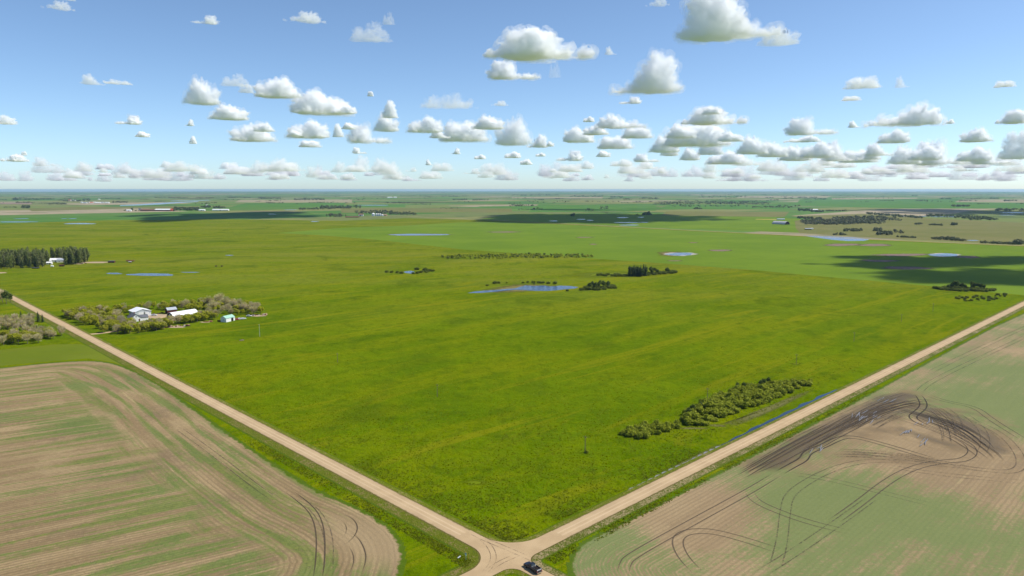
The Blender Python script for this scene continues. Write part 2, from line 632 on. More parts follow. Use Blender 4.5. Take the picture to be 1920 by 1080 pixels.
# the sown field behind the quarter section
pts = [P(*q) for q in ((520, 437), (600, 441), (700, 449), (870, 468), (1000, 477), (1130, 486), (1290, 497), (1420, 507), (1560, 520), (1740, 536),
                       (1860, 548), (2300, 588), (2600, 486), (1920, 462.5), (1640, 450.5), (1280, 432.5), (960, 416), (860, 417), (760, 423), (640, 427))]
poly_sheet('crop_field', pts, M['crop'], .03)

# far fields seen as bands
bands = [
    ('crop_far', ((430, 389), (640, 388), (650, 380), (460, 381))),
    ('tan', ((440, 379.5), (660, 380), (660, 374), (450, 374.5))),
    ('olive', ((60, 396), (240, 391), (330, 391), (330, 387.5), (140, 388), (50, 391))),
    ('crop_far', ((0, 421), (60, 423), (230, 419), (330, 411), (180, 405), (0, 408))),
    ('crop_far', ((990, 398), (1230, 395), (1230, 386), (1010, 383))),
    ('crop_far', ((880, 391), (1000, 392), (1000, 386), (900, 387))),
    ('crop', ((900, 411), (1280, 429), (1520, 437), (1500, 410), (1380, 403), (1200, 401), (960, 401))),
    ('crop_far', ((1490, 386), (1700, 391), (1920, 391), (1920, 377), (1700, 373), (1500, 374))),
    ('tan', ((1380, 371), (1550, 371), (1560, 367.5), (1390, 367.5))),
    ('tan', ((1560, 374), (1720, 372.8), (1720, 370.4), (1560, 371))),
    ('tan', ((1790, 379), (1920, 380), (1920, 373.5), (1800, 374.5))),
    ('olive', ((1480, 405), (1640, 428), (1920, 455), (1920, 418), (1720, 408), (1620, 401))),
    ('tan', ((960, 372), (1130, 372), (1130, 369), (960, 369))),
    ('olive', ((640, 399), (960, 398), (960, 391), (760, 390), (640, 391))),
    ('crop_far', ((640, 389), (760, 388.5), (760, 384), (650, 384))),
    ('bare', ((0, 383), (60, 383), (60, 380), (0, 380))),
    ('crop_far', ((1230, 392), (1480, 393), (1480, 384), (1260, 383))),
    ('olive', ((1500, 437), (1640, 446), (1920, 458), (1920, 450), (1640, 424), (1505, 411), (1490, 414), (1492, 428))),
    ('olive', ((1240, 404), (1470, 407), (1480, 397), (1250, 396))),
]
for i, (m, q) in enumerate(bands):
    poly_sheet('field', [P(*c) for c in q], M[m], -.05 + .0045 * i)


# ---- fields with their own edge-distance coordinate
def seg_dist(pts, line):
    """distance to a polyline and arc length at the nearest point"""
    best = np.full(len(pts), 1e9)
    arc = np.zeros(len(pts))
    acc = 0.0
    for a, b in zip(line[:-1], line[1:]):
        a, b = np.array(a[:2]), np.array(b[:2])
        ab = b - a
        L = np.linalg.norm(ab)
        tt = np.clip(((pts - a) @ ab) / (L * L), 0, 1)
        d = np.linalg.norm(pts - (a + tt[:, None] * ab), axis=1)
        m = d < best
        best[m] = d[m]
        arc[m] = acc + tt[m] * L
        acc += L
    return best, arc


def inside(pts, poly):
    c = np.zeros(len(pts), bool)
    x, y = pts[:, 0], pts[:, 1]
    n = len(poly)
    for i in range(n):
        x0, y0 = poly[i][0], poly[i][1]
        x1, y1 = poly[(i + 1) % n][0], poly[(i + 1) % n][1]
        if y0 == y1:
            continue
        c ^= ((y0 > y) != (y1 > y)) & (x < (x1 - x0) * (y - y0) / (y1 - y0) + x0)
    return c


def smooth(pts, it=2):
    pts = [Vector((p[0], p[1], 0)) for p in pts]
    for _ in range(it):
        q = [pts[0]]
        for a, b in zip(pts[:-1], pts[1:]):
            q += [a * .75 + b * .25, a * .25 + b * .75]
        pts = q + [pts[-1]]
    return pts


def field_grid(name, border, close, step, mat, z, extra):
    poly = list(border) + list(close)
    A = np.array([[p[0], p[1]] for p in poly])
    lo, hi = A.min(0) - 3, A.max(0) + 3
    nx, ny = int((hi[0] - lo[0]) / step) + 1, int((hi[1] - lo[1]) / step) + 1
    gx, gy = np.meshgrid(np.linspace(lo[0], hi[0], nx), np.linspace(lo[1], hi[1], ny))
    pts = np.stack([gx.ravel(), gy.ravel()], 1)
    ins = inside(pts, poly)
    d, arc = seg_dist(pts, border)
    d = np.where(ins, d, -d)
    keep = (d > -2.2) & (ins | (np.abs(d) < 2.2))
    idx = np.arange(nx * ny).reshape(ny, nx)
    q = np.stack([idx[:-1, :-1], idx[:-1, 1:], idx[1:, 1:], idx[1:, :-1]], -1).reshape(-1, 4)
    q = q[keep[q].all(1)]
    used = np.unique(q)
    remap = np.full(nx * ny, -1)
    remap[used] = np.arange(len(used))
    q = remap[q]
    me = bpy.data.meshes.new(name)
    n = len(used)
    me.vertices.add(n)
    co = np.zeros((n, 3), 'f')
    co[:, :2] = pts[used]
    co[:, 2] = z
    me.vertices.foreach_set('co', co.ravel())
    me.loops.add(len(q) * 4)
    me.loops.foreach_set('vertex_index', q.ravel().astype('i'))
    me.polygons.add(len(q))
    me.polygons.foreach_set('loop_start', np.arange(0, len(q) * 4, 4, dtype='i'))
    me.update(calc_edges=True)
    me.materials.append(mat)
    data = {'edge': d[used], 'arc': arc[used]}
    data.update(extra(pts[used]))
    for k, v in data.items():
        a = me.attributes.new(k, 'FLOAT', 'POINT')
        a.data.foreach_set('value', np.asarray(v, 'f'))
    return structure(obj(name, me))


# left field, half sown, weeds in strips
lb = [(-420, 720), (-200, 706), (0, 691), (60, 684), (130, 678), (180, 677), (215, 683), (250, 697), (300, 724), (400, 797),
      (500, 866), (560, 903), (600, 927), (650, 946), (700, 972), (735, 999), (750, 1028), (750, 1056), (742, 1084)]
left_border = smooth([P(*q) for q in lb], 2)
q0 = P(742, 1084)
left_border.append(q0 + (left_border[-1] - left_border[-4]).normalized() * 50)
left_close = [Vector((-200, 100, 0)), Vector((-420, 120, 0)), P(-420, 1000)]
WD = (P(436, 884) - P(20, 963)).normalized()       # the drill rows of the open field
WN = Vector((-WD.y, WD.x, 0))


def left_extra(p):
    c = P(692, 1012)
    dx = (p - np.array([c.x, c.y]))
    e1 = np.array([EV.x, EV.y]); e2 = np.array([EU.x, EU.y])
    r = np.sqrt((dx @ e1 / 24) ** 2 + (dx @ e2 / 11) ** 2)
    c2 = P(560, 905)
    b = np.clip(1.5 - r * 1.1, 0, 1)
    return {'across': p @ np.array([WN.x, WN.y]), 'along': p @ np.array([WD.x, WD.y]), 'bare': b}


field_grid('sown_field', left_border, left_close, .8, M['left_field'], .03, left_extra)

# hay field between the left farmyard's hedge and the sown field
hay = [(-420, 712), (-200, 699), (0, 686), (80, 679), (165, 672), (215, 680), (262, 699), (300, 719), (268, 690), (205, 660), (150, 645), (100, 646), (0, 656), (-420, 690)]
poly_sheet('hay_field', [P(*q) for q in hay], M['hay'], .016)

# right field, driven to mud in its wet corner
rb = [(2250, 452), (1920, 584), (1725, 689), (1597, 760), (1338, 895), (1230, 952), (1155, 991), (1098, 1017), (1079, 1040), (1072, 1059), (1080, 1084)]
right_border = smooth([P(*q) for q in rb], 2)
right_border.append(right_border[-1] + Vector((9, -40, 0)))
right_close = [Vector((160, 100, 0)), Vector((700, 120, 0)), P(2250, 700)]


def right_extra(p):
    mud = np.zeros(len(p))
    lines = [([(1440, 872), (1513, 829), (1563, 803), (1613, 778), (1663, 752), (1700, 742)], 10.5, 1.0),
             ([(1630, 770), (1660, 750), (1690, 742)], 9, 1.0),
             ([(1700, 770), (1745, 785), (1800, 800)], 10, .95),
             ([(1560, 820), (1640, 808), (1720, 815), (1770, 835)], 9, .65),
             ([(1520, 860), (1640, 855), (1740, 868)], 7, .5),
             ([(1640, 790), (1700, 770), (1730, 760)], 9, .8),
             ([(1740, 768), (1790, 782), (1840, 812), (1875, 845)], 9, .85), ([(1690, 805), (1740, 822), (1790, 838)], 8, .8), ([(1770, 770), (1830, 775), (1880, 800)], 7, .6)]
    for q, wd, a in lines:
        d, _ = seg_dist(p, [P(*c) for c in q])
        mud = np.maximum(mud, a * np.exp(-(d / wd) ** 2))
    gr = np.zeros(len(p))
    for (cx, cy, rx, ry, a) in ((1250, 960, 60, 40, -.3), (1330, 940, 90, 40, -.3), (1300, 1010, 60, 20, -.3), (1640, 790, 150, 55, -.18), (1620, 960, 260, 70, .12),
                                (1780, 700, 160, 60, .1), (1120, 1030, 45, 30, .05), (1860, 750, 60, 40, .06), (1700, 870, 160, 25, -.1)):
        c = P(cx, cy)
        ex = P(cx + rx, cy).x - c.x
        ey = (P(cx, cy - ry).y - P(cx, cy + ry).y) / 2
        gr += a * np.exp(-((p[:, 0] - c.x) / ex) ** 2 - ((p[:, 1] - c.y) / ey) ** 2)
    return {'mud': mud, 'green': gr}


field_grid('sown_field', right_border, right_close, 1.2, M['right_field'], .03, right_extra)

# ------------------------------------------------------------------ roads
RW, LW = 3.3, 3.4        # half widths of the right and left roads
ZR = .34


def ribbon(name, line, mat, offs, zs, us=None):
    """strip swept along a line; offs = lateral offsets, zs their heights, us = their uv x"""
    us = us or offs
    vs, fs, uvs = [], [], []
    acc = 0.0
    n = len(line)
    for i, p in enumerate(line):
        a, b = line[max(0, i - 1)], line[min(n - 1, i + 1)]
        d = Vector((b[0] - a[0], b[1] - a[1], 0)).normalized()
        nn = Vector((-d.y, d.x, 0))
        if i:
            acc += (Vector(p) - Vector(line[i - 1])).length
        for o, z, u in zip(offs, zs, us):
            q = Vector((p[0], p[1], 0)) + nn * o
            vs.append((q.x, q.y, z))
            uvs.append((u, acc))
    k = len(offs)
    for i in range(n - 1):
        for j in range(k - 1):
            a = i * k + j
            fs.append((a, a + k, a + k + 1, a + 1))
    me = mesh(name, vs, fs, [mat])
    if me.polygons and me.polygons[0].normal.z < 0:
        me.flip_normals()
    ul = me.uv_layers.new(name='UVMap')
    for lo in me.loops:
        ul.data[lo.index].uv = uvs[lo.vertex_index]
    return me


def densify(a, b, step):
    a, b = Vector(a), Vector(b)
    n = max(1, int((b - a).length / step))
    return [a.lerp(b, i / n) for i in range(n + 1)]


JU, JV = 22.0, 22.0
FARU, FARV = 2600.0, 1500.0
lat = [-1.0, -.5, 0, .5, 1.0]


def road_ribbon(name, a, b, hw, step=12):
    o = [x * hw for x in lat]
    z = [ZR - .06 * abs(x) for x in lat]
    return structure(obj(name, ribbon(name, densify(a, b, step), M['gravel'], o, z)))


road_ribbon('gravel_road', UV(JU, 0), UV(FARU, 0), RW)
road_ribbon('gravel_road', UV(0, JV), UV(0, FARV), LW)
road_ribbon('gravel_road', UV(-JU, 0), UV(-120, 0), RW)
road_ribbon('gravel_road', UV(0, -JV), UV(0, -120), 2.4)


def corner(su, sv, hu, hv, rad, lenu, lenv):
    """edge line of one quadrant: in along the left/lower road, round the fillet, out along the other"""
    # su, sv = signs of the quadrant in u and v; hu = half width of the road along u (offset in v)
    cu, cv = su * (hv + rad), sv * (hu + rad)
    pts = [UV(su * hv, sv * (hu + rad + k)) for k in np.linspace(lenv, 0, max(2, int(lenv / 12)))]
    for i in range(1, 13):
        a = math.pi / 2 * i / 13
        pts.append(UV(cu - su * rad * math.cos(a), cv - sv * rad * math.sin(a)))
    pts += [UV(su * (hv + rad + k), sv * hu) for k in np.linspace(0, lenu, max(2, int(lenu / 12)))]
    return pts


Q = {'top': corner(1, 1, RW, LW, 12.5, FARU, FARV), 'left': corner(-1, 1, RW, LW, 10, 110, FARV),
     'right': corner(1, -1, RW, 2.4, 5, FARU, 110), 'low': corner(-1, -1, RW, 2.4, 4, 110, 110)}

# junction floor: polygon bounded by the four fillets
jp = []
for key, rev in (('top', False), ('right', True), ('low', False), ('left', True)):
    sel = []
    for p in Q[key]:
        u, v = to_uv(p)
        if abs(u) <= JU + .01 and abs(v) <= JV + .01:
            sel.append(p)
    hu = RW
    hv = LW if key in ('top', 'left') else 2.4
    su = 1 if key in ('top', 'right') else -1
    sv = 1 if key in ('top', 'left') else -1
    sel = [UV(su * hv, sv * JV)] + sel + [UV(su * JU, sv * hu)]
    jp += sel[::-1] if rev else sel
bm = bmesh.new()
vs = [bm.verts.new((p.x, p.y, ZR - .02)) for p in jp]
f = bm.faces.new(vs)
f.normal_update()
if f.normal.z < 0:
    f.normal_flip()
bmesh.ops.triangulate(bm, faces=[f])
me = bm_mesh('road_junction', bm, M['gravel'])
ul = me.uv_layers.new(name='UVMap')
for lo in me.loops:
    c = me.vertices[lo.vertex_index].co
    ul.data[lo.index].uv = (2.0, c.y)
structure(obj('road_junction', me))

# grass shoulders sloping from the road edge to the ditch
for key, mat, wd, sgn in (('top', 'verge_thin', 2.6, 0), ('left', 'verge_wide', 4.6, 0), ('right', 'verge_pale', 3.4, 0), ('low', 'verge_thin', 2.2, 0)):
    line = Q[key]
    mid_i = len(line) // 2
    a, b = line[2], line[3]
    d = (b - a).normalized()
    nn = Vector((-d.y, d.x, 0))
    inward = UV(30 if key in ('top', 'right') else -30, 30 if key in ('top', 'left') else -30) - UV(0, 0)
    s = 1 if nn.dot(inward) > 0 else -1
    fr = [-.02, .12, .4, .75, 1.0, 1.12]
    zz = [ZR - .1, ZR - .06, .2, .09, .035, -.01]
    structure(obj('road_verge', ribbon('road_verge', line, M[mat], [s * wd * x for x in fr], zz, [max(0, min(1, x)) for x in fr])))

# driveway into the farmyard, and the far grid road
dw = [P(*q) for q in ((168, 627), (182, 626), (198, 624), (214, 621.5), (240, 617), (262, 608), (290, 600), (312, 592))]
structure(obj('driveway', ribbon('driveway', smooth(dw, 2), M['gravel'], [-2.4, 0, 2.4], [.12, .14, .12])))
fr_ = [P(*q) for q in ((560, 399), (760, 405.5), (960, 414.8), (1280, 431.2), (1640, 449.2), (1920, 461.2), (2500, 488))]
structure(obj('far_road', ribbon('far_road', fr_, M['gravel'], [-5, 0, 5], [.1, .12, .1])))

# ------------------------------------------------------------------ wheel tracks


def tracks(name, px, mat, gauge=3.4, width=.55, z=.045, pair=True, it=3):
    line = smooth([P(*q) for q in px], it)
    for s in ((-1, 1) if pair else (0,)):
        off = s * gauge / 2
        o = [off - width / 2, off, off + width / 2]
        me = ribbon(name, line, M[mat], o, [z + .004 * (s + 1)] * 3, [-1, 0, 1])
        d = me.uv_layers[0].data
        tot = max(q.uv[1] for q in d)
        for q in d:
            q.uv[0] = max(abs(q.uv[0]), 1 - min(q.uv[1], tot - q.uv[1]) / 14)
        structure(obj(name, me))


TR = [
    ('track_dark', [(1459, 888), (1485, 873), (1507, 862), (1513, 848), (1545, 836), (1566, 825), (1585, 819), (1612, 821), (1660, 834), (1720, 852), (1760, 864)]),
    ('track_mid', [(1166, 1080), (1172, 1058), (1180, 1045), (1280, 989), (1407, 920), (1459, 888)]),
    ('track', [(1760, 864), (1790, 866), (1818, 858), (1826, 844), (1808, 826), (1760, 807), (1725, 793)]),
    ('track_dark', [(1760, 807), (1725, 794), (1708, 782), (1722, 772), (1733, 761), (1728, 748), (1720, 739)]),
    ('track_faint', [(1720, 739), (1735, 722), (1780, 698), (1850, 665), (1925, 630)]),
    ('track_mid', [(1405, 920), (1412, 936), (1440, 952), (1510, 978), (1600, 1000)]),
    ('track_mid', [(1315, 1080), (1280, 1045), (1268, 1015), (1280, 1000), (1310, 995), (1345, 998), (1400, 1013), (1470, 1036)]),
    ('track_faint', [(1450, 1075), (1466, 1020), (1472, 960), (1478, 930), (1505, 908), (1545, 886), (1590, 870), (1640, 863), (1700, 866), (1770, 872), (1850, 882), (1900, 886),
               (1918, 872), (1908, 845), (1880, 815), (1830, 790), (1808, 783)]),
    ('track_faint', [(1459, 888), (1500, 890), (1560, 900), (1640, 920), (1760, 950)]),
    ('track_mid', [(1560, 980), (1610, 945), (1660, 905), (1700, 882), (1745, 868), (1830, 860)]),
    ('track_mid', [(1730, 738), (1772, 753), (1829, 763), (1860, 788), (1925, 828)]),
    ('track_faint', [(1500, 850), (1580, 805), (1660, 772), (1710, 765)]),
    ('track', [(1520, 845), (1580, 812), (1640, 782), (1690, 760)]),
    ('track_faint', [(1740, 700), (1800, 670), (1930, 610)]),
    ('track_faint', [(1640, 870), (1760, 890), (1930, 905)]),
    ('track_faint', [(1420, 1080), (1500, 1030), (1600, 960), (1640, 930)]),
    ('track', [(1745, 765), (1775, 790), (1785, 815)]),
    ('track_faint', [(1800, 770), (1840, 800), (1850, 830), (1840, 850)]),
    ('track', [(1690, 745), (1640, 760), (1590, 790), (1540, 822), (1470, 860), (1400, 890)]),
]
for i, (m, q) in enumerate(TR):
    tracks('wheel_track', q, m, 3.3, .62 if m != 'track_dark' else .8, .04 + .005 * i)
rj = random.Random(12)
GUIDE = [[(1390, 900), (1440, 872), (1513, 829), (1563, 803), (1613, 778), (1663, 752), (1705, 742)], [(1500, 850), (1580, 806), (1640, 775), (1700, 760), (1740, 765)],
         [(1690, 768), (1740, 782), (1790, 800), (1840, 830), (1860, 850)], [(1560, 850), (1640, 850), (1740, 866), (1820, 880)], [(1740, 760), (1772, 775), (1790, 800), (1792, 830)],
         [(1620, 800), (1670, 775), (1700, 768)]]
for k in range(44):
    g_ = GUIDE[(0, 0, 1, 2, 2, 3, 4, 5)[k % 8]]
    i0 = rj.randrange(0, max(1, len(g_) - 3))
    dx, dy = rj.gauss(0, 12), rj.gauss(0, 7)
    q = [(x + dx + rj.gauss(0, 3), y + dy + rj.gauss(0, 1.6)) for x, y in g_[i0:i0 + rj.randint(3, 6)]]
    tracks('wheel_track', q, rj.choice(('track', 'track_faint', 'track_faint', 'track_dark')) if k % 8 < 5 else 'track_faint', rj.choice((2.4, 3.3)), rj.uniform(.4, .9), .14 + .005 * k)
TL = [
    ('track', [(632, 964), (652, 966), (668, 979), (671, 994), (660, 1012), (640, 1024)], False),
    ('track', [(652, 996), (672, 1008), (684, 1030), (687, 1050), (676, 1080)], False),
    ('track', [(638, 974), (649, 984), (650, 998), (641, 1010)], False),
    ('track', [(650, 1020), (662, 1036), (664, 1056), (652, 1080)], False),
    ('track', [(540, 920), (580, 950), (596, 975), (602, 1010), (600, 1060), (594, 1090)], True),
    ('track_faint', [(560, 935), (590, 955), (610, 985), (618, 1020), (615, 1085)], True),
    ('track_faint', [(330, 800), (400, 850), (470, 905), (520, 940)], True),
]
for i, (m, q, pr) in enumerate(TL):
    tracks('wheel_track', q, m, 2.6, .6, .04 + .005 * i, pr)
# turning marks on the gravel of the crossing
for i, q in enumerate(([(885, 1000), (915, 1020), (928, 1045), (918, 1068), (896, 1084)], [(1000, 1032), (965, 1044), (930, 1060), (905, 1082)],
                       [(870, 992), (905, 1012), (960, 1034), (1030, 1066)])):
    tracks('wheel_track', q, 'track_faint', 1.7, .35, ZR + .012 + .005 * i)


# ------------------------------------------------------------------ water and patches
def ragged(cx, cy, rx, ry, n=40, seed=0, amp=.25):
    """outline of a patch given in photograph pixels, laid on the ground"""
    rr = random.Random(seed)
    ph = [rr.uniform(0, 6.28) for _ in range(6)]
    out = []
    for k in range(n):
        a = 2 * math.pi * k / n
        f = 1 + amp * (.5 * math.sin(2 * a + ph[0]) + .35 * math.sin(3 * a + ph[1]) + .25 * math.sin(5 * a + ph[2]) + .2 * math.sin(9 * a + ph[3]))
        out.append((cx + rx * f * math.cos(a), cy + ry * f * math.sin(a)))
    return out


def patch(name, outline, mat, z):
    """fan with uv x growing from 0 at the centre to 1 at the rim"""
    pts = [P(*q) for q in outline]
    c = sum(pts, Vector()) / len(pts)
    n = len(pts)
    vs, uvs, fs = [(c.x, c.y, z)], [0.0], []
    for ring in (.4, .7, 1.0):
        for p in pts:
            q = c.lerp(p, ring)
            vs.append((q.x, q.y, z))
            uvs.append(ring)
    for k in range(n):
        fs.append((0, 1 + k, 1 + (k + 1) % n))
    for r in range(2):
        for k in range(n):
            a, b = 1 + r * n + k, 1 + r * n + (k + 1) % n
            fs.append((a, a + n, b + n, b))
    me = mesh(name, vs, fs, [mat])
    if me.polygons[0].normal.z < 0:
        me.flip_normals()
    ul = me.uv_layers.new(name='UVMap')
    for lo in me.loops:
        ul.data[lo.index].uv = (uvs[lo.vertex_index], 0)
    return structure(obj(name, me))


# the pond in the middle of the pasture
patch('reed_bed', [(868, 549), (900, 541), (930, 535), (960, 531.5), (1000, 531), (1050, 533), (1082, 536), (1092, 539), (1070, 543.5), (1010, 547), (960, 550), (910, 552)], M['reed'], .03)
pond = [(876, 549.5), (890, 546.5), (915, 544.5), (938, 543), (950, 541.5), (965, 541), (975, 537.8), (985, 535), (1000, 536.2), (1020, 535.5), (1032, 537.2),
        (1050, 535.6), (1070, 536.4), (1085, 538.4), (1078, 541), (1058, 542.6), (1045, 544.2), (1025, 545.6), (1005, 545.4), (985, 544.2), (962, 543.6), (945, 545),
        (925, 547.5), (900, 549.4)]
patch('pond', pond, M['water'], .05)
PONDS = [  # cx, cy, rx, ry, water, rim
    (768, 510.4, 11, 2.2, 'water', None), (283, 515, 41, 2.6, 'water', None), (214, 512.8, 15, 1.3, 'water', None), (357, 510.6, 16, .7, 'paleWater', None),
    (430, 478.8, 7, .8, 'water', None), (1275, 476.5, 26, 2.6, 'paleWater', 'salt'), (1770, 478, 30, 2.4, 'paleWater', 'salt'),
    (785, 440, 52, 1.6, 'paleWater', 'mud'), (150, 419.3, 27, 1.2, 'water', None), (33, 416, 36, .8, 'paleWater', None), (590, 415.2, 8, .7, 'paleWater', None),
    (136, 409.8, 8, .5, 'paleWater', None), (40, 410, 14, .5, 'paleWater', None),
    (1038, 414.2, 7, .7, 'paleWater', None), (1090, 411.2, 8, .7, 'paleWater', None), (1106, 413, 7, .6, 'paleWater', None), (1167, 408, 10, .8, 'paleWater', None),
    (1202, 407.4, 6, .6, 'paleWater', None), (1176, 417.2, 22, .8, 'paleWater', None), (1180, 422, 20, .7, 'paleWater', None), (1208, 416.8, 9, .5, 'paleWater', None),
    (700, 384.8, 28, .6, 'paleWater', None), (510, 401.5, 8, .4, 'paleWater', None), (1824, 450.8, 11, .7, 'paleWater', None), (1900, 398.8, 24, .6, 'paleWater', None),
    (1890, 403.3, 14, .5, 'paleWater', None), (545, 393.4, 14, .4, 'paleWater', None), (120, 410, 6, .4, 'paleWater', None), (1790, 405.6, 16, .5, 'paleWater', None)]
for i, (cx, cy, rx, ry, wm, rim) in enumerate(PONDS):
    if rim:
        patch('pond_rim', ragged(cx, cy, rx * 1.22, ry * 1.5, 36, i + 40, .2), M[rim], .05)
    patch('pond', ragged(cx, cy, rx, ry, 36, i, .2), M[wm], .075)
patch('pond_rim', ragged(1260, 476, 40, 5.2, 40, 77, .2), M['reed'], .042)
patch('pond', [(1505, 442), (1530, 442.2), (1560, 443.6), (1600, 445.4), (1632, 448.4), (1620, 451.6), (1590, 452), (1560, 449.6), (1530, 445.4)], M['paleWater'], .075)
patch('pond', [(225, 384.6), (262, 383), (300, 380.4), (330, 378.8), (372, 377.4), (372, 378.4), (330, 381), (300, 383.4), (262, 385), (225, 386)], M['water'], .075)
patch('pond', [(320, 376.2), (390, 375.2), (395, 375.9), (320, 377)], M['water'], .08)
for k, (x0, x1, y) in enumerate(((1690, 1716, 404.8), (1718, 1742, 405.6), (1745, 1776, 406.4), (1700, 1725, 406.3), (1778, 1802, 406.8))):
    patch('pond', ragged((x0 + x1) / 2, y, (x1 - x0) / 2, .65, 24, k + 9, .3), M['paleWater'], .09)
# damp brown hollows in the sown field
for i, (cx, cy, rx, ry) in enumerate(((1350, 469.5, 24, 2.2), (1690, 478, 60, 3.0), (1700, 502.5, 60, 3.4), (1580, 459, 40, 3), (945, 435, 36, 1.2), (1095, 445, 18, 1), (1650, 489, 40, 2.6),
                                      (1815, 482, 26, 3), (1640, 459.5, 42, 2.5), (1112, 458, 9, 1), (1300, 455, 12, .8), (1265, 489, 16, 1), (520, 397, 60, .7))):
    patch('mud_flat', ragged(cx, cy, rx, ry, 36, 60 + i, .25), M['mud'], .046 + .004 * i)
# water lying in the ditch along the right road
ditch = [(1572, 729), (1560, 737), (1540, 744), (1500, 765), (1450, 789), (1420, 803), (1385, 818), (1365, 830), (1382, 829), (1400, 820), (1440, 801), (1480, 781), (1520, 759), (1560, 740), (1580, 729)]
patch_pts = ditch


def lane_px(u0, u1, v0, v1, seed, amp=.6, step=4):
    rr = random.Random(seed)
    a = [UV(u, v1 + rr.uniform(-amp, amp)) for u in np.arange(u0, u1, step)]
    b = [UV(u, v0 + rr.uniform(-amp, amp) * .5) for u in np.arange(u0, u1, step)][::-1]
    return a, b


def ditch_strip(name, ulist, mat, z, seed):
    """strip of water along the right road: list of (u, v centre, half width)"""
    rr = random.Random(seed)
    vs, fs = [], []
    for u, v, w in ulist:
        for s in (-1, 1):
            q = UV(u, v + s * w * rr.uniform(.92, 1.08))
            vs.append((q.x, q.y, z))
    for i in range(len(ulist) - 1):
        fs.append((2 * i, 2 * i + 2, 2 * i + 3, 2 * i + 1))
    me = mesh(name, vs, fs, [M[mat]])
    if me.polygons[0].normal.z < 0:
        me.flip_normals()
    return structure(obj(name, me))


ua, va = to_uv(P(1372, 829))
ub, vb = to_uv(P(1574, 731))
L = []
for k in range(46):
    f = k / 45
    w = 1.9 * min(1, 6 * f, 8 * (1 - f)) ** .6 * (.85 + .2 * math.sin(k * .7)) + .05
    L.append((ua + (ub - ua) * f, va + (vb - va) * f + .9 + .4 * math.sin(k * .9), w))
ditch_strip('ditch_water', L, 'ditchwater', .09, 3)
uc, vc = to_uv(P(1190, 915))
rr = random.Random(8)
for k in range(16):
    f = k / 15
    u = uc + (ua + 6 - uc) * f
    v = vc + (va - vc) * f
    n = 8
    ditch_strip('ditch_water', [(u + (j - n / 2) * .9, v + .3 * math.sin(j + k), (1.0 + .7 * f) * math.sin(math.pi * (j + .3) / (n + .3)) + .05) for j in range(n + 1)],
                'mudwater' if k < 13 else 'ditchwater', .05 + .002 * k, k)
patch('sedge', [(1185, 918), (1230, 888), (1290, 858), (1350, 828), (1372, 826), (1380, 834), (1330, 858), (1270, 890), (1215, 915)], M['seep'], .028)
patch('sedge', [(1320, 805), (1360, 795), (1400, 775), (1450, 757), (1500, 735), (1545, 722), (1520, 738), (1470, 763), (1410, 790), (1360, 808)], M['seep'], .028)
for i, (cx, cy, rx, ry) in enumerate(((1300, 803, 34, 2.6), (1345, 798, 20, 3), (1493, 682, 12, 3), (890, 905, 30, 6), (1150, 515, 120, 7))):
    patch('sedge' if i < 2 else 'lush_grass', ragged(cx, cy, rx, ry, 30, 90 + i), M['seep' if i < 2 else 'lush'], .02 + .003 * i)
# puddles shining in the ruts
rr = random.Random(5)
PD = P(1640, 768) - P(1608, 797)
for (cx, cy, n, sp) in ((1623, 782, 16, 22), (1738, 795, 6, 22), (1698, 810, 8, 24), (1728, 828, 8, 22), (1665, 752, 5, 18), (1535, 845, 4, 16)):
    for k in range(n):
        x, y = cx + rr.gauss(0, sp * .5), cy + rr.gauss(0, sp * .2)
        c = P(x, y)
        a = math.atan2(PD.y, PD.x) + rr.gauss(0, .1)
        Ln, wd = rr.uniform(1.5, 5), rr.uniform(.1, .24)
        out = []
        for j in range(12):
            t_ = 2 * math.pi * j / 12
            q = Vector((math.cos(t_) * Ln, math.sin(t_) * wd * rr.uniform(.6, 1.2), 0))
            q.rotate(Matrix.Rotation(a, 3, 'Z'))
            out.append((c.x + q.x, c.y + q.y, (.39 + .0005 * k)))
        me = mesh('puddle', out, [tuple(range(12))], [M['mudwater']])
        structure(obj('puddle', me))
# dirt about the farmyard
for i, (cx, cy, rx, ry) in enumerate(((300, 593, 36, 5), (325, 613, 24, 2.4), (485, 592, 16, 1.8), (385, 604, 12, 1.2), (3, 511.5, 11, 1.3), (146, 494, 16, 1.6), (180, 492, 34, 1.6))):
    patch('bare_ground', ragged(cx, cy, rx, ry, 30, 130 + i), M['dirt'], .03 + .003 * i)

# ------------------------------------------------------------------ object materials


def mat_leaf(name, a, b, c, tr=.25):
    """leaf colour that varies from clump to clump and from plant to plant"""
    t = NT(name)
    g = t.n('ShaderNodeNewGeometry')
    oi = t.n('ShaderNodeObjectInfo')
    col = t.mix(t.ramp(g.outputs['Random Per Island'], 0, 1), a, b)
    col = t.mix(t.ramp(oi.outputs['Random'], .2, 1.0, 0, .75), col, c)
    d = t.bsdf(col, .75, .15)
    tl = t.n('ShaderNodeBsdfTranslucent')
    t.l(col, tl.inputs[0])
    m = t.n('ShaderNodeMixShader')
    m.inputs[0].default_value = tr
    t.l(d, m.inputs[1])
    t.l(tl.outputs[0], m.inputs[2])
    return t.end(m.outputs[0])


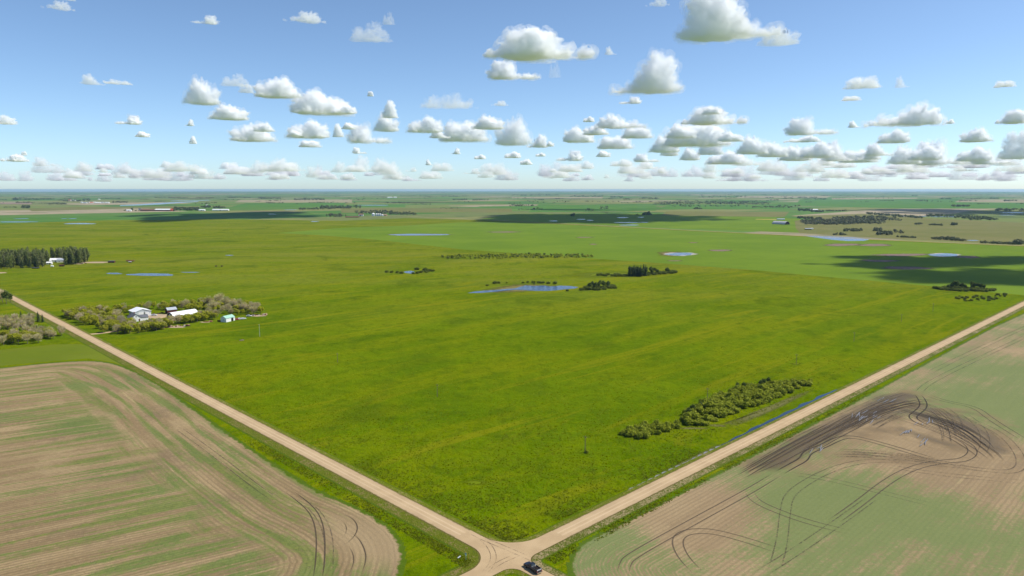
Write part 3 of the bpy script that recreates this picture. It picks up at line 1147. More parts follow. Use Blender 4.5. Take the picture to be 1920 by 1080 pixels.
M['willow'] = mat_leaf('willow_leaf', (.15, .19, .006), (.4, .43, .035), (.28, .32, .025), .5)
M['maple'] = mat_leaf('maple_leaf', (.22, .245, .008), (.5, .5, .025), (.37, .36, .045), .5)
M['poplar'] = mat_leaf('poplar_leaf', (.09, .12, .03), (.24, .27, .07), (.2, .21, .09), .4)
M['aspen'] = mat_leaf('aspen_leaf', (.05, .08, .015), (.14, .18, .03), (.1, .14, .03), .35)
M['spruce'] = mat_leaf('spruce_needle', (.025, .048, .018), (.065, .095, .03), (.05, .08, .025), .15)
M['twig'] = mat_leaf('bare_twig', (.4, .33, .2), (.66, .55, .35), (.54, .48, .24), .45)
M['sparse'] = mat_leaf('sparse_leaf', (.28, .29, .03), (.45, .44, .05), (.36, .34, .07), .4)
M['wood_far'] = mat_leaf('far_leaf', (.04, .062, .022), (.12, .14, .05), (.13, .13, .07), .25)
M['bark'] = simple('bark', (.13, .105, .085), .95, .05, 0, .35, 6)
M['white_metal'] = simple('white_sheet_metal', (.78, .78, .78), .45, .3, .0, .05)
M['white_wall'] = simple('white_siding', (.72, .72, .7), .7, .2, 0, .06)
M['grey_wall'] = simple('grey_metal_siding', (.5, .53, .53), .6, .3, 0, .08)
M['shingle'] = simple('grey_shingle', (.12, .125, .14), .9, .1, 0, .3, 4)
M['maroon'] = simple('maroon_boards', (.11, .035, .028), .85, .1, 0, .25, 3)
M['brownwall'] = simple('brown_boards', (.2, .11, .08), .85, .1, 0, .25, 3)
M['mint'] = simple('mint_roof', (.3, .5, .4), .5, .3, 0, .1)
M['red_roof'] = simple('red_roof', (.5, .09, .06), .6, .2, 0, .1)
M['dark'] = simple('dark_opening', (.02, .016, .015), .9, .05)  # near-black for dark parts; on openings the shade inside is put into the colour
M['glass'] = simple('window_glass', (.03, .04, .05), .08, .6)
M['zinc'] = simple('galvanised_steel', (.55, .58, .62), .4, .4, .5, .08)
M['tarp'] = simple('grey_fabric_cover', (.42, .41, .43), .6, .2, 0, .06)
M['pole'] = simple('weathered_pole', (.16, .14, .12), .9, .05, 0, .25, 5)
M['polepale'] = simple('pale_pole', (.4, .42, .4), .7, .2)
M['ceramic'] = simple('insulator', (.3, .33, .36), .3, .5)
M['paint_black'] = simple('black_car_paint', (.008, .011, .022), .25, .5, 0, .1)
M['paint_red'] = simple('red_car_paint', (.4, .03, .035), .35, .5)
M['paint_white'] = simple('white_car_paint', (.75, .76, .78), .3, .5, 0, .03)
M['rubber'] = simple('tyre_rubber', (.015, .015, .015), .9, .1)
M['chrome'] = simple('chrome', (.65, .66, .68), .15, .5, 1.0, .03)
M['redlens'] = simple('red_lens', (.35, .01, .01), .3, .5)
M['lens'] = simple('clear_lens', (.75, .76, .78), .2, .5)
M['rust'] = simple('rusty_scrap', (.2, .09, .05), .85, .1, 0, .5, 3)
M['plank'] = simple('old_planks', (.36, .25, .17), .9, .05, 0, .35, 3)
M['stone'] = simple('field_stone', (.25, .2, .16), .9, .1, 0, .4, 3)
M['hide'] = simple('dark_hide', (.025, .018, .014), .8, .1)
M['sign_white'] = simple('white_sign_face', (.75, .78, .76), .5, .3, 0, .03)
M['sign_blue'] = simple('blue_sign_face', (.12, .34, .4), .5, .3, 0, .05)
M['orange'] = simple('orange_marker', (.55, .25, .03), .6, .2)
M['pale_yellow'] = simple('yellow_flowers', (.34, .29, .06), .9, .05)

# ------------------------------------------------------------------ plants


def rand_unit(r):
    while True:
        v = Vector((r.uniform(-1, 1), r.uniform(-1, 1), r.uniform(-1, 1)))
        if .05 < v.length < 1:
            return v.normalized()


def quads(specs, name, mats, fm=None):
    vs, fs = [], []
    for c, a, b in specs:
        i = len(vs)
        vs += [c - a, c + b * .8 - a * .15, c + a, c - b * .8 + a * .1]
        fs.append((i, i + 1, i + 2, i + 3))
    return mesh(name, vs, fs, mats, fm)


def leafy(name, blobs, n, size, seed, mat, up=.35):
    """crown of leaf clumps spread through a set of blobs (x, y, z, rx, rz)"""
    r = random.Random(seed)
    wts = [b[3] ** 2 * b[4] for b in blobs]
    sp = []
    for _ in range(n):
        x, y, z, rx, rz = r.choices(blobs, wts)[0]
        d = rand_unit(r)
        k = r.random() ** .38
        c = Vector((x + d.x * rx * k, y + d.y * rx * k, max(.12, z + d.z * rz * k)))
        nrm = (d * .8 + rand_unit(r) * .75 + Vector((0, 0, up))).normalized()
        a = nrm.orthogonal().normalized()
        a = Matrix.Rotation(r.uniform(0, 6.28), 3, nrm) @ a
        b = nrm.cross(a)
        s = size * r.uniform(.55, 1.25)
        sp.append((c, a * s, b * s))
    return quads(sp, name, [mat])


def blobs_round(r, n, spread, zc, rx, rz):
    out = []
    for i in range(n):
        a = r.uniform(0, 6.28)
        d = spread * r.random() ** .5
        k = r.uniform(.6, 1.15)
        out.append((d * math.cos(a), d * math.sin(a), zc * r.uniform(.7, 1.3), rx * k, rz * k))
    return out


def trunk_mesh(name, h, r0, limbs, seed, lean=.1):
    r = random.Random(seed)
    bm = bmesh.new()
    top = Vector((r.uniform(-lean, lean) * h, r.uniform(-lean, lean) * h, h))
    cyl(bm, (0, 0, -.2), top, r0, r0 * .35, 6)
    for i in range(limbs):
        k = r.uniform(.35, .85)
        b = top * k
        a = 2 * math.pi * i / max(1, limbs) + r.uniform(-.5, .5)
        L = h * r.uniform(.3, .5)
        cyl(bm, b, b + Vector((math.cos(a) * L, math.sin(a) * L, L * r.uniform(.5, 1.1))), r0 * .45, r0 * .12, 4)
    return bm_mesh(name, bm, M['bark'])


def twigs(name, blobs, n, seed, leaf_share):
    r = random.Random(seed)
    wts = [b[3] ** 2 * b[4] for b in blobs]
    sp, fm = [], []
    for _ in range(n):
        x, y, z, rx, rz = r.choices(blobs, wts)[0]
        d = rand_unit(r)
        k = r.random() ** .45
        c = Vector((x + d.x * rx * k, y + d.y * rx * k, max(.2, z + d.z * rz * k)))
        if r.random() < leaf_share:
            nrm = rand_unit(r)
            a = nrm.orthogonal().normalized()
            s = r.uniform(.25, .5)
            sp.append((c, a * s, nrm.cross(a) * s))
            fm.append(1)
        else:
            a = (d + rand_unit(r) * .6 + Vector((0, 0, .5))).normalized()
            b = a.orthogonal().normalized()
            sp.append((c, a * r.uniform(.5, 1.1), b * r.uniform(.06, .13)))
            fm.append(0)
    return quads(sp, name, [M['twig'], M['sparse']], fm)


def conifer(name, h, w, n, seed, mat):
    r = random.Random(seed)
    sp = []
    for _ in range(n):
        z = h * (.04 + .94 * (1 - r.random() ** .55))
        rad = w * (1 - z / h) ** .85 * (.8 + .3 * math.sin(z * 5)) + .1
        a = r.uniform(0, 6.28)
        k = r.random() ** .5
        c = Vector((math.cos(a) * rad * k, math.sin(a) * rad * k, z))
        out = Vector((math.cos(a), math.sin(a), -.35)).normalized()
        b = Vector((-math.sin(a), math.cos(a), r.uniform(-.3, .3)))
        s = r.uniform(.35, .75)
        sp.append((c, out * s, b * s * .6))
    return quads(sp, name, [mat])


PROTO = {}
rp = random.Random(11)
PROTO['willow_shrub'] = [(leafy('willow_crown', blobs_round(rp, 7, 1.3, 1.5, 1.25, 1.25), 420, .42, i, M['willow']), trunk_mesh('stem', 1.6, .1, 4, i, .2)) for i in range(6)]
PROTO['leafing_tree'] = [(leafy('maple_crown', blobs_round(rp, 9, 1.9, 4.0, 1.7, 1.7), 560, .5, 20 + i, M['maple']), trunk_mesh('trunk', 4.2, .22, 4, 20 + i)) for i in range(5)]
PROTO['bare_tree'] = [(twigs('twig_crown', blobs_round(rp, 9, 2.0, 4.4, 1.9, 2.0), 900, 40 + i, .1), trunk_mesh('trunk', 4.8, .22, 6, 40 + i)) for i in range(5)]
PROTO['poplar_tree'] = [(leafy('poplar_crown', [(rp.uniform(-.5, .5), rp.uniform(-.5, .5), z, 2.1 * (1 - abs(z - 6.5) / 10) + .3, 1.7) for z in (2, 3.5, 5, 6.5, 8, 9.5, 11, 12.2)],
                                620, .55, 60 + i, M['poplar']), trunk_mesh('trunk', 9.5, .24, 3, 60 + i, .02)) for i in range(4)]
PROTO['spruce_tree'] = [(conifer('spruce_crown', 9.5 + i, 2.3, 620, 80 + i, M['spruce']), trunk_mesh('trunk', 7, .2, 0, 80 + i, .01)) for i in range(3)]
PROTO['aspen_tree'] = [(leafy('aspen_crown', blobs_round(rp, 7, 1.2, 5.6, 1.4, 1.9), 460, .5, 100 + i, M['aspen']), trunk_mesh('trunk', 5.6, .16, 4, 100 + i)) for i in range(4)]
TREES = []
M['dark_bush'] = mat_leaf('dark_bush_leaf', (.065, .095, .012), (.21, .25, .03), (.14, .17, .028), .4)
PROTO['round_bush'] = [(leafy('bush_crown', blobs_round(rp, 8, 1.9, 1.35, 1.3, 1.2), 460, .45, 130 + i, M['dark_bush']), trunk_mesh('stem', 1.3, .1, 4, 130 + i, .2)) for i in range(5)]


def plant(kind, loc, sc, label, group, rnd, cat='tree', sz=None):
    crown, stem = rnd.choice(PROTO[kind])
    e = empty(kind, (loc[0], loc[1], 0), rnd.uniform(0, 6.28), (sc, sc, (sz or sc)))
    tag(e, label, cat, group)
    obj('crown', crown, e)
    obj('stem' if kind in ('willow_shrub', 'round_bush') else 'trunk', stem, e)
    TREES.append((loc[0], loc[1]))
    return e


def scatter(outline, n, mind, rnd, tries=60, avoid=()):
    pts = [P(*q) for q in outline]
    lo = (min(p.x for p in pts), min(p.y for p in pts))
    hi = (max(p.x for p in pts), max(p.y for p in pts))
    out = []
    for _ in range(n * tries):
        if len(out) >= n:
            break
        p = np.array([[rnd.uniform(lo[0], hi[0]), rnd.uniform(lo[1], hi[1])]])
        if not inside(p, pts)[0]:
            continue
        x, y = p[0]
        if any((x - a) ** 2 + (y - b) ** 2 < mind * mind for a, b in out):
            continue
        if any((x - a.x) ** 2 + (y - a.y) ** 2 < r * r for a, r in avoid):
            continue
        out.append((x, y))
    return out


rnd = random.Random(3)
# thicket beside the right road
thicket = [(1283, 792), (1300, 799), (1325, 796), (1350, 788), (1390, 768), (1430, 756), (1470, 741), (1516, 722), (1518, 716), (1440, 722), (1400, 727), (1350, 740),
           (1304, 760), (1284, 778)]
for x, y in scatter(thicket, 150, 2.1, rnd):
    s = rnd.uniform(1.0, 1.45)
    plant('willow_shrub', (x, y), s, 'dense olive-green willow bush packed into the long thicket near the right-hand gravel road', 'willow bushes of the roadside thicket', rnd, 'bush',
          s * rnd.uniform(.5, 1.05))
for q in ((1432, 724), (1440, 721), (1426, 727), (1395, 731), (1383, 734), (1312, 768), (1298, 776), (1290, 783)):
    plant('aspen_tree', P(*q), rnd.uniform(.5, .64), 'taller dark-green poplar rising from the back edge of the roadside thicket', 'poplars in the roadside thicket', rnd)
for x, y in scatter([(1165, 815), (1200, 824), (1216, 820), (1245, 811), (1272, 804), (1272, 799), (1240, 800), (1205, 801), (1172, 810)], 34, 2.2, rnd):
    s = rnd.uniform(.75, 1.1)
    plant('willow_shrub', (x, y), s, 'rounded green willow bush in the short low row off the near end of the thicket', 'willow bushes of the short row', rnd, 'bush')
plant('willow_shrub', P(1520, 717), .8, 'small dark round bush standing last at the far right tip of the roadside thicket', None, rnd, 'bush')
plant('willow_shrub', P(1101, 849), .5, 'tiny grey-green bush round the foot of the pole nearest the crossroads', None, rnd, 'bush')

# farmyard belt
yard_keep = [(P(262, 589), 14), (P(345, 591), 14), (P(428, 601), 7.5), (P(300, 594), 8), (P(252, 601), 7.5), (P(270, 597), 9), (P(334, 594), 9), (P(360, 588), 9), (P(340, 601), 8.5), (P(352, 599), 8.5), (P(364, 596), 8), (P(450, 600), 7), (P(284, 606), 6), (P(310, 601), 8)]
belt_w = [(122, 597), (150, 607), (176, 619), (235, 621), (262, 614), (222, 600), (238, 596), (242, 588), (250, 584), (180, 582), (128, 588)]
belt_n = [(240, 585), (300, 582), (330, 581), (380, 589), (410, 589), (432, 591), (465, 592), (492, 588), (480, 577), (430, 567), (380, 570), (320, 574), (250, 579)]
belt_s = [(184, 623), (240, 627), (300, 620), (340, 608), (410, 600), (408, 594), (375, 595), (342, 602), (310, 605), (280, 611), (262, 617)]


def yard(outline, n, mind, share, where, grp):
    for x, y in scatter(outline, n, mind, rnd, 80, yard_keep):
        if rnd.random() < share:
            plant('bare_tree', (x, y), rnd.uniform(.75, 1.15), 'grey-brown nearly bare tree ' + where, 'bare trees ' + grp, rnd)
        else:
            plant('leafing_tree', (x, y), rnd.uniform(.7, 1.1), 'yellow-green leafing tree ' + where, 'leafing trees ' + grp, rnd)


yard(belt_w, 120, 2.8, .2, 'in the farmyard belt between the gravel road and the house', 'west of the farmhouse')
yard(belt_n, 105, 3.4, .36, 'in the belt behind the barns of the farmyard', 'behind the farm buildings')
yard(belt_s, 78, 2.6, .24, 'in the belt along the near side of the farmyard', 'along the near side of the farmyard')
for q, s in (((392, 578), 1.7), ((412, 574), 1.8), ((425, 579), 1.6), ((440, 583), 1.5), ((455, 586), 1.3), ((398, 584), 1.4)):
    plant('bare_tree', P(*q), s, 'big spreading grey-brown bare tree at the far right end of the farmyard belt', 'big bare trees at the end of the farmyard', rnd)
plant('leafing_tree', P(489, 589.5), 1.15, 'bright yellow-green tree standing at the right end of the farmyard belt', None, rnd)
plant('leafing_tree', P(315, 607), 1.0, 'full green tree in front of the dark end of the white-roofed barn', None, rnd)
plant('spruce_tree', P(272, 597.5), .62, 'small dark spruce in front of the white doors of the big shop', None, rnd)
# the yard across the road, at the left edge of the picture
belt_l = [(-60, 640), (-60, 655), (0, 651), (60, 647), (112, 637), (122, 630), (90, 622), (40, 630), (0, 632)]
for x, y in scatter(belt_l, 56, 3.0, rnd):
    k = rnd.random()
    plant('bare_tree' if k < .6 else 'leafing_tree', (x, y), rnd.uniform(.75, 1.15),
          ('greyish bare tree' if k < .6 else 'yellow-green leafing tree') + ' in the hedge line on the left side of the gravel road',
          ('bare' if k < .6 else 'leafing') + ' trees left of the road', rnd)
for x, y in scatter([(-60, 612), (-60, 630), (0, 628), (40, 622), (70, 607), (60, 602), (20, 604)], 36, 3.8, rnd):
    plant('bare_tree', (x, y), rnd.uniform(.8, 1.2), 'grey bare tree behind the hedge at the left edge of the picture', 'bare trees behind the left hedge', rnd)
for q, s in (((40, 602), .6), ((56, 604), .62), ((72, 603), .68), ((80, 604), .5), ((70, 628), .55)):
    plant('spruce_tree', P(*q), s * 1.35, 'dark spruce among bare trees left of the gravel road', 'spruces left of the gravel road', rnd)
for q, s in (((-2, 569), 1.9), ((12, 570), 1.7), ((5, 567), 1.7), ((20, 568), 1.2)):
    plant('bare_tree' if q[0] < 10 else 'aspen_tree', P(*q), s, 'big tree at the left edge where the gravel road leaves the picture', 'big trees at the left edge beside the road', rnd)

# tall windbreak round the second farm
wb = [(-40, 505), (40, 504), (75, 501), (100, 499), (125, 498), (160, 493), (168, 489), (150, 484), (90, 486), (40, 489), (-40, 492)]
keep2 = [(P(96, 492), 16), (P(116, 492), 16), (P(106, 496), 14), (P(87, 491), 10)]
for x, y in scatter(wb, 210, 3.1, rnd, 60, keep2 + [(P(94, 499), 11), (P(104, 499), 9), (P(120, 498), 9), (P(86, 499), 7)]):
    k = rnd.random()
    plant('poplar_tree' if k < .9 else 'spruce_tree', (x, y), rnd.uniform(1.25, 1.6),
          ('tall narrow poplar' if k < .9 else 'tall dark spruce') + ' in the windbreak that hides the farmstead at the left edge',
          ('poplars' if k < .9 else 'spruces') + ' of the left windbreak', rnd)

# clumps out in the pasture
for x, y in scatter([(1178, 519), (1210, 519), (1212, 514), (1180, 514)], 34, 2.8, rnd):
    plant('spruce_tree' if rnd.random() < .6 else 'aspen_tree', (x, y), rnd.uniform(.95, 1.35), 'dark tree of the tall clump beyond the pond, right of the low bush line', 'dark trees of the clump beyond the pond', rnd)
plant('aspen_tree', P(1182, 517), 1.6, 'tallest dark tree of the clump beyond the pond', None, rnd)
for x, y in scatter([(1120, 517.5), (1175, 519), (1175, 516), (1120, 515.5)], 26, 3.2, rnd):
    plant('round_bush', (x, y), rnd.uniform(.8, 1.15), 'low bush in the row left of the dark clump beyond the pond', 'low bushes left of the dark clump', rnd, 'bush')
for x, y in scatter([(1212, 517), (1268, 512.5), (1268, 509), (1214, 513.5)], 40, 3.2, rnd):
    plant('aspen_tree' if rnd.random() < .3 else 'round_bush', (x, y), rnd.uniform(.9, 1.3), 'dark bush in the line running right from the dark clump', 'bushes right of the dark clump', rnd, 'bush')
for x, y in scatter([(1086, 545), (1120, 545), (1155, 541), (1150, 537), (1100, 538)], 52, 2.6, rnd):
    plant('aspen_tree' if rnd.random() < .35 else 'round_bush', (x, y), rnd.uniform(.85, 1.15), 'bush in the dense clump at the right end of the pond', 'bushes at the right end of the pond', rnd, 'bush')
for q, s in (((928, 532), .95), ((934, 531.5), .8), ((914, 536), .55), ((950, 531), .45), ((990, 530), .6), ((1000, 530.6), .8), ((1010, 531.2), .85), ((1018, 531.4), .8), ((1028, 532), .8),
             ((1040, 532.5), .95), ((1002, 533), .5), ((1065, 545.8), .6), ((981, 530.8), .55)):
    plant('round_bush', P(*q), s * 1.25, 'single dark bush standing near the back shore of the pasture pond', 'bushes round the pasture pond', rnd, 'bush')
for q, s in (((725, 511), .9), ((735, 511.5), .9), ((745, 512), .9), ((753, 513), .95), ((782, 506), 1.15), ((797, 507), 1.2), ((805, 509), 1.2), ((790, 511.5), 1.0), ((783, 513), 1.0),
             ((800, 511), 1.0), ((812, 509), .9), ((776, 513.5), .8)):
    plant('round_bush', P(*q), s * 1.2, 'dark bush beside the small round pond in the middle distance', 'bushes round the small pond', rnd, 'bush')
# bluff at the right, by the sown field
for x, y in scatter([(1737, 541), (1790, 546), (1855, 547), (1868, 545), (1830, 541.5), (1780, 539)], 80, 2.5, rnd):
    plant('round_bush', (x, y), rnd.uniform(.8, 1.15), 'dark bush in the understorey of the bluff beside the far end of the right road', 'bushes of the right bluff', rnd, 'bush')
for q, s in (((1784, 543), .95), ((1789, 543), 1.25), ((1793, 543.5), 1.2), ((1803, 543), .95), ((1810, 543.5), .75), ((1822, 543.5), 1.05), ((1828, 543.5), 1.05), ((1834, 544), .95), ((1839, 544.5), .95),
             ((1845, 544.5), .8), ((1777, 543), .7), ((1797, 542.5), .8)):
    plant('aspen_tree', P(*q), s * 1.05, 'open-topped dark poplar standing above the bushes of the right bluff', 'poplars of the right bluff', rnd)
for x, y in scatter([(1784, 559), (1810, 565), (1850, 566), (1890, 556), (1885, 551), (1840, 556), (1800, 556)], 34, 3.4, rnd):
    plant('round_bush', (x, y), rnd.uniform(.45, .8), 'small olive bush in the broken ring between the right bluff and the road', 'small bushes in front of the right bluff', rnd, 'bush')
# ---- woods too far off to tell the trees apart: one object each


def wood(name, spots, seed, mats, label=None, per=9):
    """spots: (x, y, height, width) of every tree; crowns are clumps of leaf faces"""
    r = random.Random(seed)
    vs, fs, fm = [], [], []
    for x, y, h, w in spots:
        mi = r.randrange(len(mats))
        for _ in range(per):
            d = rand_unit(r)
            k = r.random() ** .4
            c = Vector((x + d.x * w * k * .5, y + d.y * w * k * .5, max(.3, h * .5 + d.z * h * .5 * k)))
            nrm = (d + rand_unit(r) * .6 + Vector((0, 0, .4))).normalized()
            a = nrm.orthogonal().normalized()
            a = Matrix.Rotation(r.uniform(0, 6.28), 3, nrm) @ a
            b = nrm.cross(a)
            s = .34 * min(w, h) * r.uniform(.6, 1.3)
            i = len(vs)
            vs += [c - a * s, c + b * s * .8, c + a * s, c - b * s * .8]
            fs.append((i, i + 1, i + 2, i + 3))
            fm.append(mi)
    o = obj(name, mesh(name, vs, fs, mats, fm))
    o['kind'] = 'stuff'
    if label:
        o['label'] = label
    return o


def blk(x0, x1, y0, y1, n, h, w, r, taper=False):
    """n trees over a block given by its pixel corners (y rows are where the trunks stand)"""
    out = []
    for _ in range(n):
        f = r.random()
        yy = y0 + (y1 - y0) * r.random()
        if isinstance(x0, tuple):
            a, b = x0, x1
            px, py = a[0] + (b[0] - a[0]) * f, a[1] + (b[1] - a[1]) * f + (y1 - y0) * (r.random() - .5)
        else:
            px, py = x0 + (x1 - x0) * f, yy
        p = P(px, py)
        k = r.uniform(.65, 1.2) * ((.45 + .55 * math.sin(math.pi * f)) if taper else 1)
        out.append((p.x, p.y, h * k, w * r.uniform(.8, 1.3)))
    return out


rw = random.Random(21)
FL = [M['wood_far']]
M['wood_grey'] = mat_leaf('grey_leaf', (.07, .075, .04), (.14, .13, .075), (.1, .11, .05), .25)
FL2 = [M['wood_far'], M['wood_grey']]
hedge = []
for x, y in scatter([(816, 484.5), (870, 486), (960, 485), (1040, 484), (1122, 482.4), (1090, 478.6), (1000, 476), (900, 478), (840, 480)], 230, 3.2, rnd, 30):
    hedge.append((x, y, rnd.uniform(2.2, 3.8), rnd.uniform(3, 5)))
wood('scrub', hedge, 1, [M['willow'], M['dark_bush'], M['willow']], 'long band of low olive scrub across the middle of the pasture', 26)
WOODS = [
    ('woodland', 'wide grey-green wood on the plain in the right distance', blk(1500, 1660, 412, 420, 330, 9, 11, rw, True) + blk(1560, 1690, 407, 414, 160, 9, 10, rw, True)),
    ('woodland', 'thin belt of dark trees in front of the wide right-hand wood', blk((1495, 409), (1540, 411), -1, 1, 40, 8, 9, rw) + blk((1510, 420), (1600, 421), -1, 1, 60, 7, 9, rw, True)),
    ('tree_bluff', 'dark bluff round the white-roofed building in the right distance', blk(1497, 1524, 393, 396, 45, 11, 12, rw) + blk(1520, 1545, 396, 398, 36, 9, 12, rw) + blk(1548, 1586, 395.5, 396.5, 36, 8, 12, rw)),
    ('tree_bluff', 'dark tree clump behind the field pond by the far road', blk(1562, 1587, 440, 441, 20, 7, 6, rw, True)),
    ('tree_bluff', 'dark low tree strip above the long field pond', blk(1582, 1616, 431, 434, 46, 6, 7, rw)),
    ('tree_bluff', 'dark trees round a yard above the far road', blk(1638, 1652, 431, 434, 24, 8, 7, rw) + blk(1645, 1672, 437, 441, 40, 7, 7, rw) + blk(1676, 1696, 433, 438, 12, 6, 6, rw)),
    ('tree_bluff', 'flat strip of bushes just above the far road', blk((1682, 444.5), (1718, 446), -.5, .5, 30, 4, 5, rw)),
    ('tree_bluff', 'hedge of grey-green trees along the far road at right', blk((1746, 447), (1812, 451.5), -2.5, .5, 90, 6, 6, rw, True)),
    ('tree_bluff', 'hedge ending in a round dark tree at the right edge', blk((1840, 455), (1905, 458), -1, 1, 70, 4, 5, rw) + blk(1902, 1918, 457, 458.4, 26, 9, 8, rw)),
    ('tree_bluff', 'string of dark bushes on the olive flat at right', blk((1714, 421), (1728, 420.6), -.5, .5, 14, 6, 8, rw) + blk((1742, 422), (1768, 423), -.5, .5, 22, 5, 8, rw) + blk((1784, 422), (1796, 421.6), -.5, .5, 14, 8, 8, rw)),
    ('tree_bluff', 'rounded dark wood at the right edge beyond the cloud shadow', blk(1866, 1925, 393, 396, 60, 10, 14, rw)),
    ('woodland', 'long dark tree line along the water under the far cloud shadow', blk((1625, 401), (1730, 409), -1, 1, 120, 8, 10, rw) + blk((1735, 404), (1860, 411), -2, 2, 170, 8, 11, rw) + blk((1820, 412), (1870, 412), -1, 1, 40, 7, 11, rw)),
    ('tree_bluff', 'slim dark bluff on the bright crop in the right distance', blk(1785, 1818, 386.5, 387.6, 40, 12, 16, rw)),
    ('woodland', 'big bluish wood right of centre on the plain', blk(1280, 1440, 378, 383.5, 260, 12, 26, rw, True) + blk(1225, 1300, 379, 384, 120, 11, 22, rw, True)),
    ('woodland', 'bluish wood below the right of centre wood', blk(1260, 1500, 386, 388, 70, 9, 18, rw) + blk(1410, 1490, 388, 390, 50, 9, 18, rw)),
    ('tree_bluff', 'lone dark bluff on the green field right of centre', blk(1300, 1316, 391, 392.4, 20, 11, 14, rw, True)),
    ('tree_bluff', 'round dark bluff beside the long cloud shadow', blk(1205, 1222, 402, 403.5, 24, 14, 12, rw, True) + blk(1192, 1206, 403, 403.6, 12, 5, 9, rw)),
    ('tree_bluff', 'single dark tree inside the long cloud shadow', blk(1071, 1077, 404.5, 406, 8, 13, 9, rw)),
    ('tree_bluff', 'scattered bushes on the green strip in the centre distance', blk(1098, 1113, 392, 396, 22, 7, 9, rw) + blk(1126, 1140, 388, 392, 20, 7, 10, rw) + blk(1128, 1142, 399, 400, 10, 4, 9, rw)),
    ('tree_bluff', 'row of dark trees left of the green strip in the centre', blk(955, 1000, 384.5, 387, 40, 9, 12, rw) + blk(1000, 1017, 390.5, 393, 18, 7, 9, rw) + blk(972, 1000, 392, 393.4, 18, 4, 9, rw)),
    ('shelterbelt', 'trees round the farmstead with the steel bins', blk(612, 650, 404, 407, 30, 7, 8, rw) + blk(665, 735, 396, 401, 90, 9, 10, rw) + blk(706, 780, 399, 403, 90, 8, 10, rw) + blk(620, 640, 403, 405, 16, 9, 9, rw)),
    ('shelterbelt', 'long dark belt behind the farmstead with the steel bins', blk((560, 393), (660, 390), -1.5, 1, 110, 9, 12, rw) + blk(600, 676, 388, 391, 70, 14, 12, rw)),
    ('shelterbelt', 'dark belt beside the long white-roofed barn', blk(327, 372, 391, 395, 120, 13, 13, rw) + blk(322, 328, 394, 396, 14, 15, 9, rw) + blk(376, 394, 388, 390, 24, 12, 12, rw) + blk(400, 425, 389, 391, 34, 12, 12, rw)),
    ('shelterbelt', 'small tree block left of the long barn', blk(247, 249, 394, 395, 8, 16, 8, rw) + blk(232, 246, 394.5, 395.6, 12, 7, 10, rw) + blk(252, 262, 395, 396, 6, 6, 6, rw)),
    ('shelterbelt', 'long dark belt across the plain above the village at left', blk((28, 374.5), (102, 373.6), -.6, .6, 110, 12, 22, rw) + blk(25, 33, 373.5, 375.5, 20, 22, 16, rw)),
    ('shelterbelt', 'trees among the white village buildings at left', blk(110, 152, 375, 378, 60, 12, 18, rw) + blk(156, 170, 374, 377, 24, 14, 18, rw) + blk(212, 240, 378.6, 380.6, 44, 11, 14, rw) + blk(190, 226, 372, 373, 36, 10, 20, rw)),
    ('tree_bluff', 'pair of dark bluffs on the green flat at the left edge', blk(40, 55, 388.4, 390.4, 26, 16, 14, rw) + blk(8, 34, 388.6, 389.6, 20, 6, 14, rw)),
    ('shelterbelt', 'dark belts on the plain left of centre', blk(484, 527, 371, 373, 70, 13, 22, rw) + blk(552, 608, 373, 375.6, 80, 13, 18, rw) + blk(422, 470, 370, 371.4, 50, 12, 24, rw) + blk(303, 352, 370.6, 371.6, 50, 11, 24, rw) + blk(366, 400, 370.4, 371.6, 40, 11, 24, rw)),
    ('shelterbelt', 'thin belts on the plain near the centre', blk(715, 730, 369.6, 370.6, 16, 10, 24, rw) + blk(842, 870, 367.6, 369, 30, 13, 28, rw) + blk(848, 876, 374, 375.4, 34, 11, 18, rw) + blk(886, 916, 374.6, 375.8, 30, 10, 18, rw) + blk(826, 860, 390, 391, 24, 4, 10, rw) + blk(750, 800, 367, 368, 40, 11, 30, rw)),
    ('shelterbelt', 'bluish belts on the plain right of the centre', blk(960, 1032, 364.4, 367, 90, 13, 36, rw) + blk(1070, 1130, 366.6, 369.6, 80, 13, 30, rw) + blk(1145, 1168, 368, 371, 40, 14, 24, rw) + blk(1200, 1236, 371, 373.6, 50, 13, 22, rw) + blk(1310, 1400, 367, 371, 80, 12, 28, rw)),
    ('shelterbelt', 'dark strips on the stubble at far right', blk(1500, 1532, 370, 371, 30, 11, 24, rw) + blk(1526, 1548, 373, 374.4, 24, 11, 18, rw) + blk(1762, 1784, 372.4, 373.4, 24, 12, 20, rw) + blk(1820, 1872, 372.6, 373.4, 40, 9, 20, rw) + blk(1880, 1908, 376, 377.4, 30, 11, 18, rw) + blk(1710, 1720, 367, 368, 14, 14, 26, rw)),
]
for i, (nm, lab, sp) in enumerate(WOODS):
    far = sum(math.hypot(a, b) for a, b, _, _ in sp) / len(sp)
    wood(nm, sp, 100 + i, FL2 if i in (0, 1, 7) else FL, lab, 16 if far < 3000 else 9)
# field-edge belts away to the horizon, along the section lines
spots = []
for _ in range(330):
    Y = 5200 * math.exp(rw.random() * math.log(7.0))
    X = rw.uniform(-.8, .8) * Y
    d, o_ = (EU, EV) if rw.random() < .5 else (EV, EU)
    u, v = to_uv((X, Y))
    L = rw.uniform(80, 700) if rw.random() < .6 else rw.uniform(40, 150)
    wd = 15 if L > 160 else rw.uniform(40, 140)
    h = rw.uniform(6, 12)
    for k in range(int(min(34, 6 + L * wd / 700))):
        q = Vector((X, Y, 0)) + d * rw.uniform(-L / 2, L / 2) + o_ * rw.uniform(-wd / 2, wd / 2)
        spots.append((q.x, q.y, h * rw.uniform(.7, 1.25), rw.uniform(18, 34)))
wood('distant_shelterbelts', spots, 400, FL, 'countless dark shelterbelts and bluffs thinning out to the horizon', 5)

# ------------------------------------------------------------------ buildings


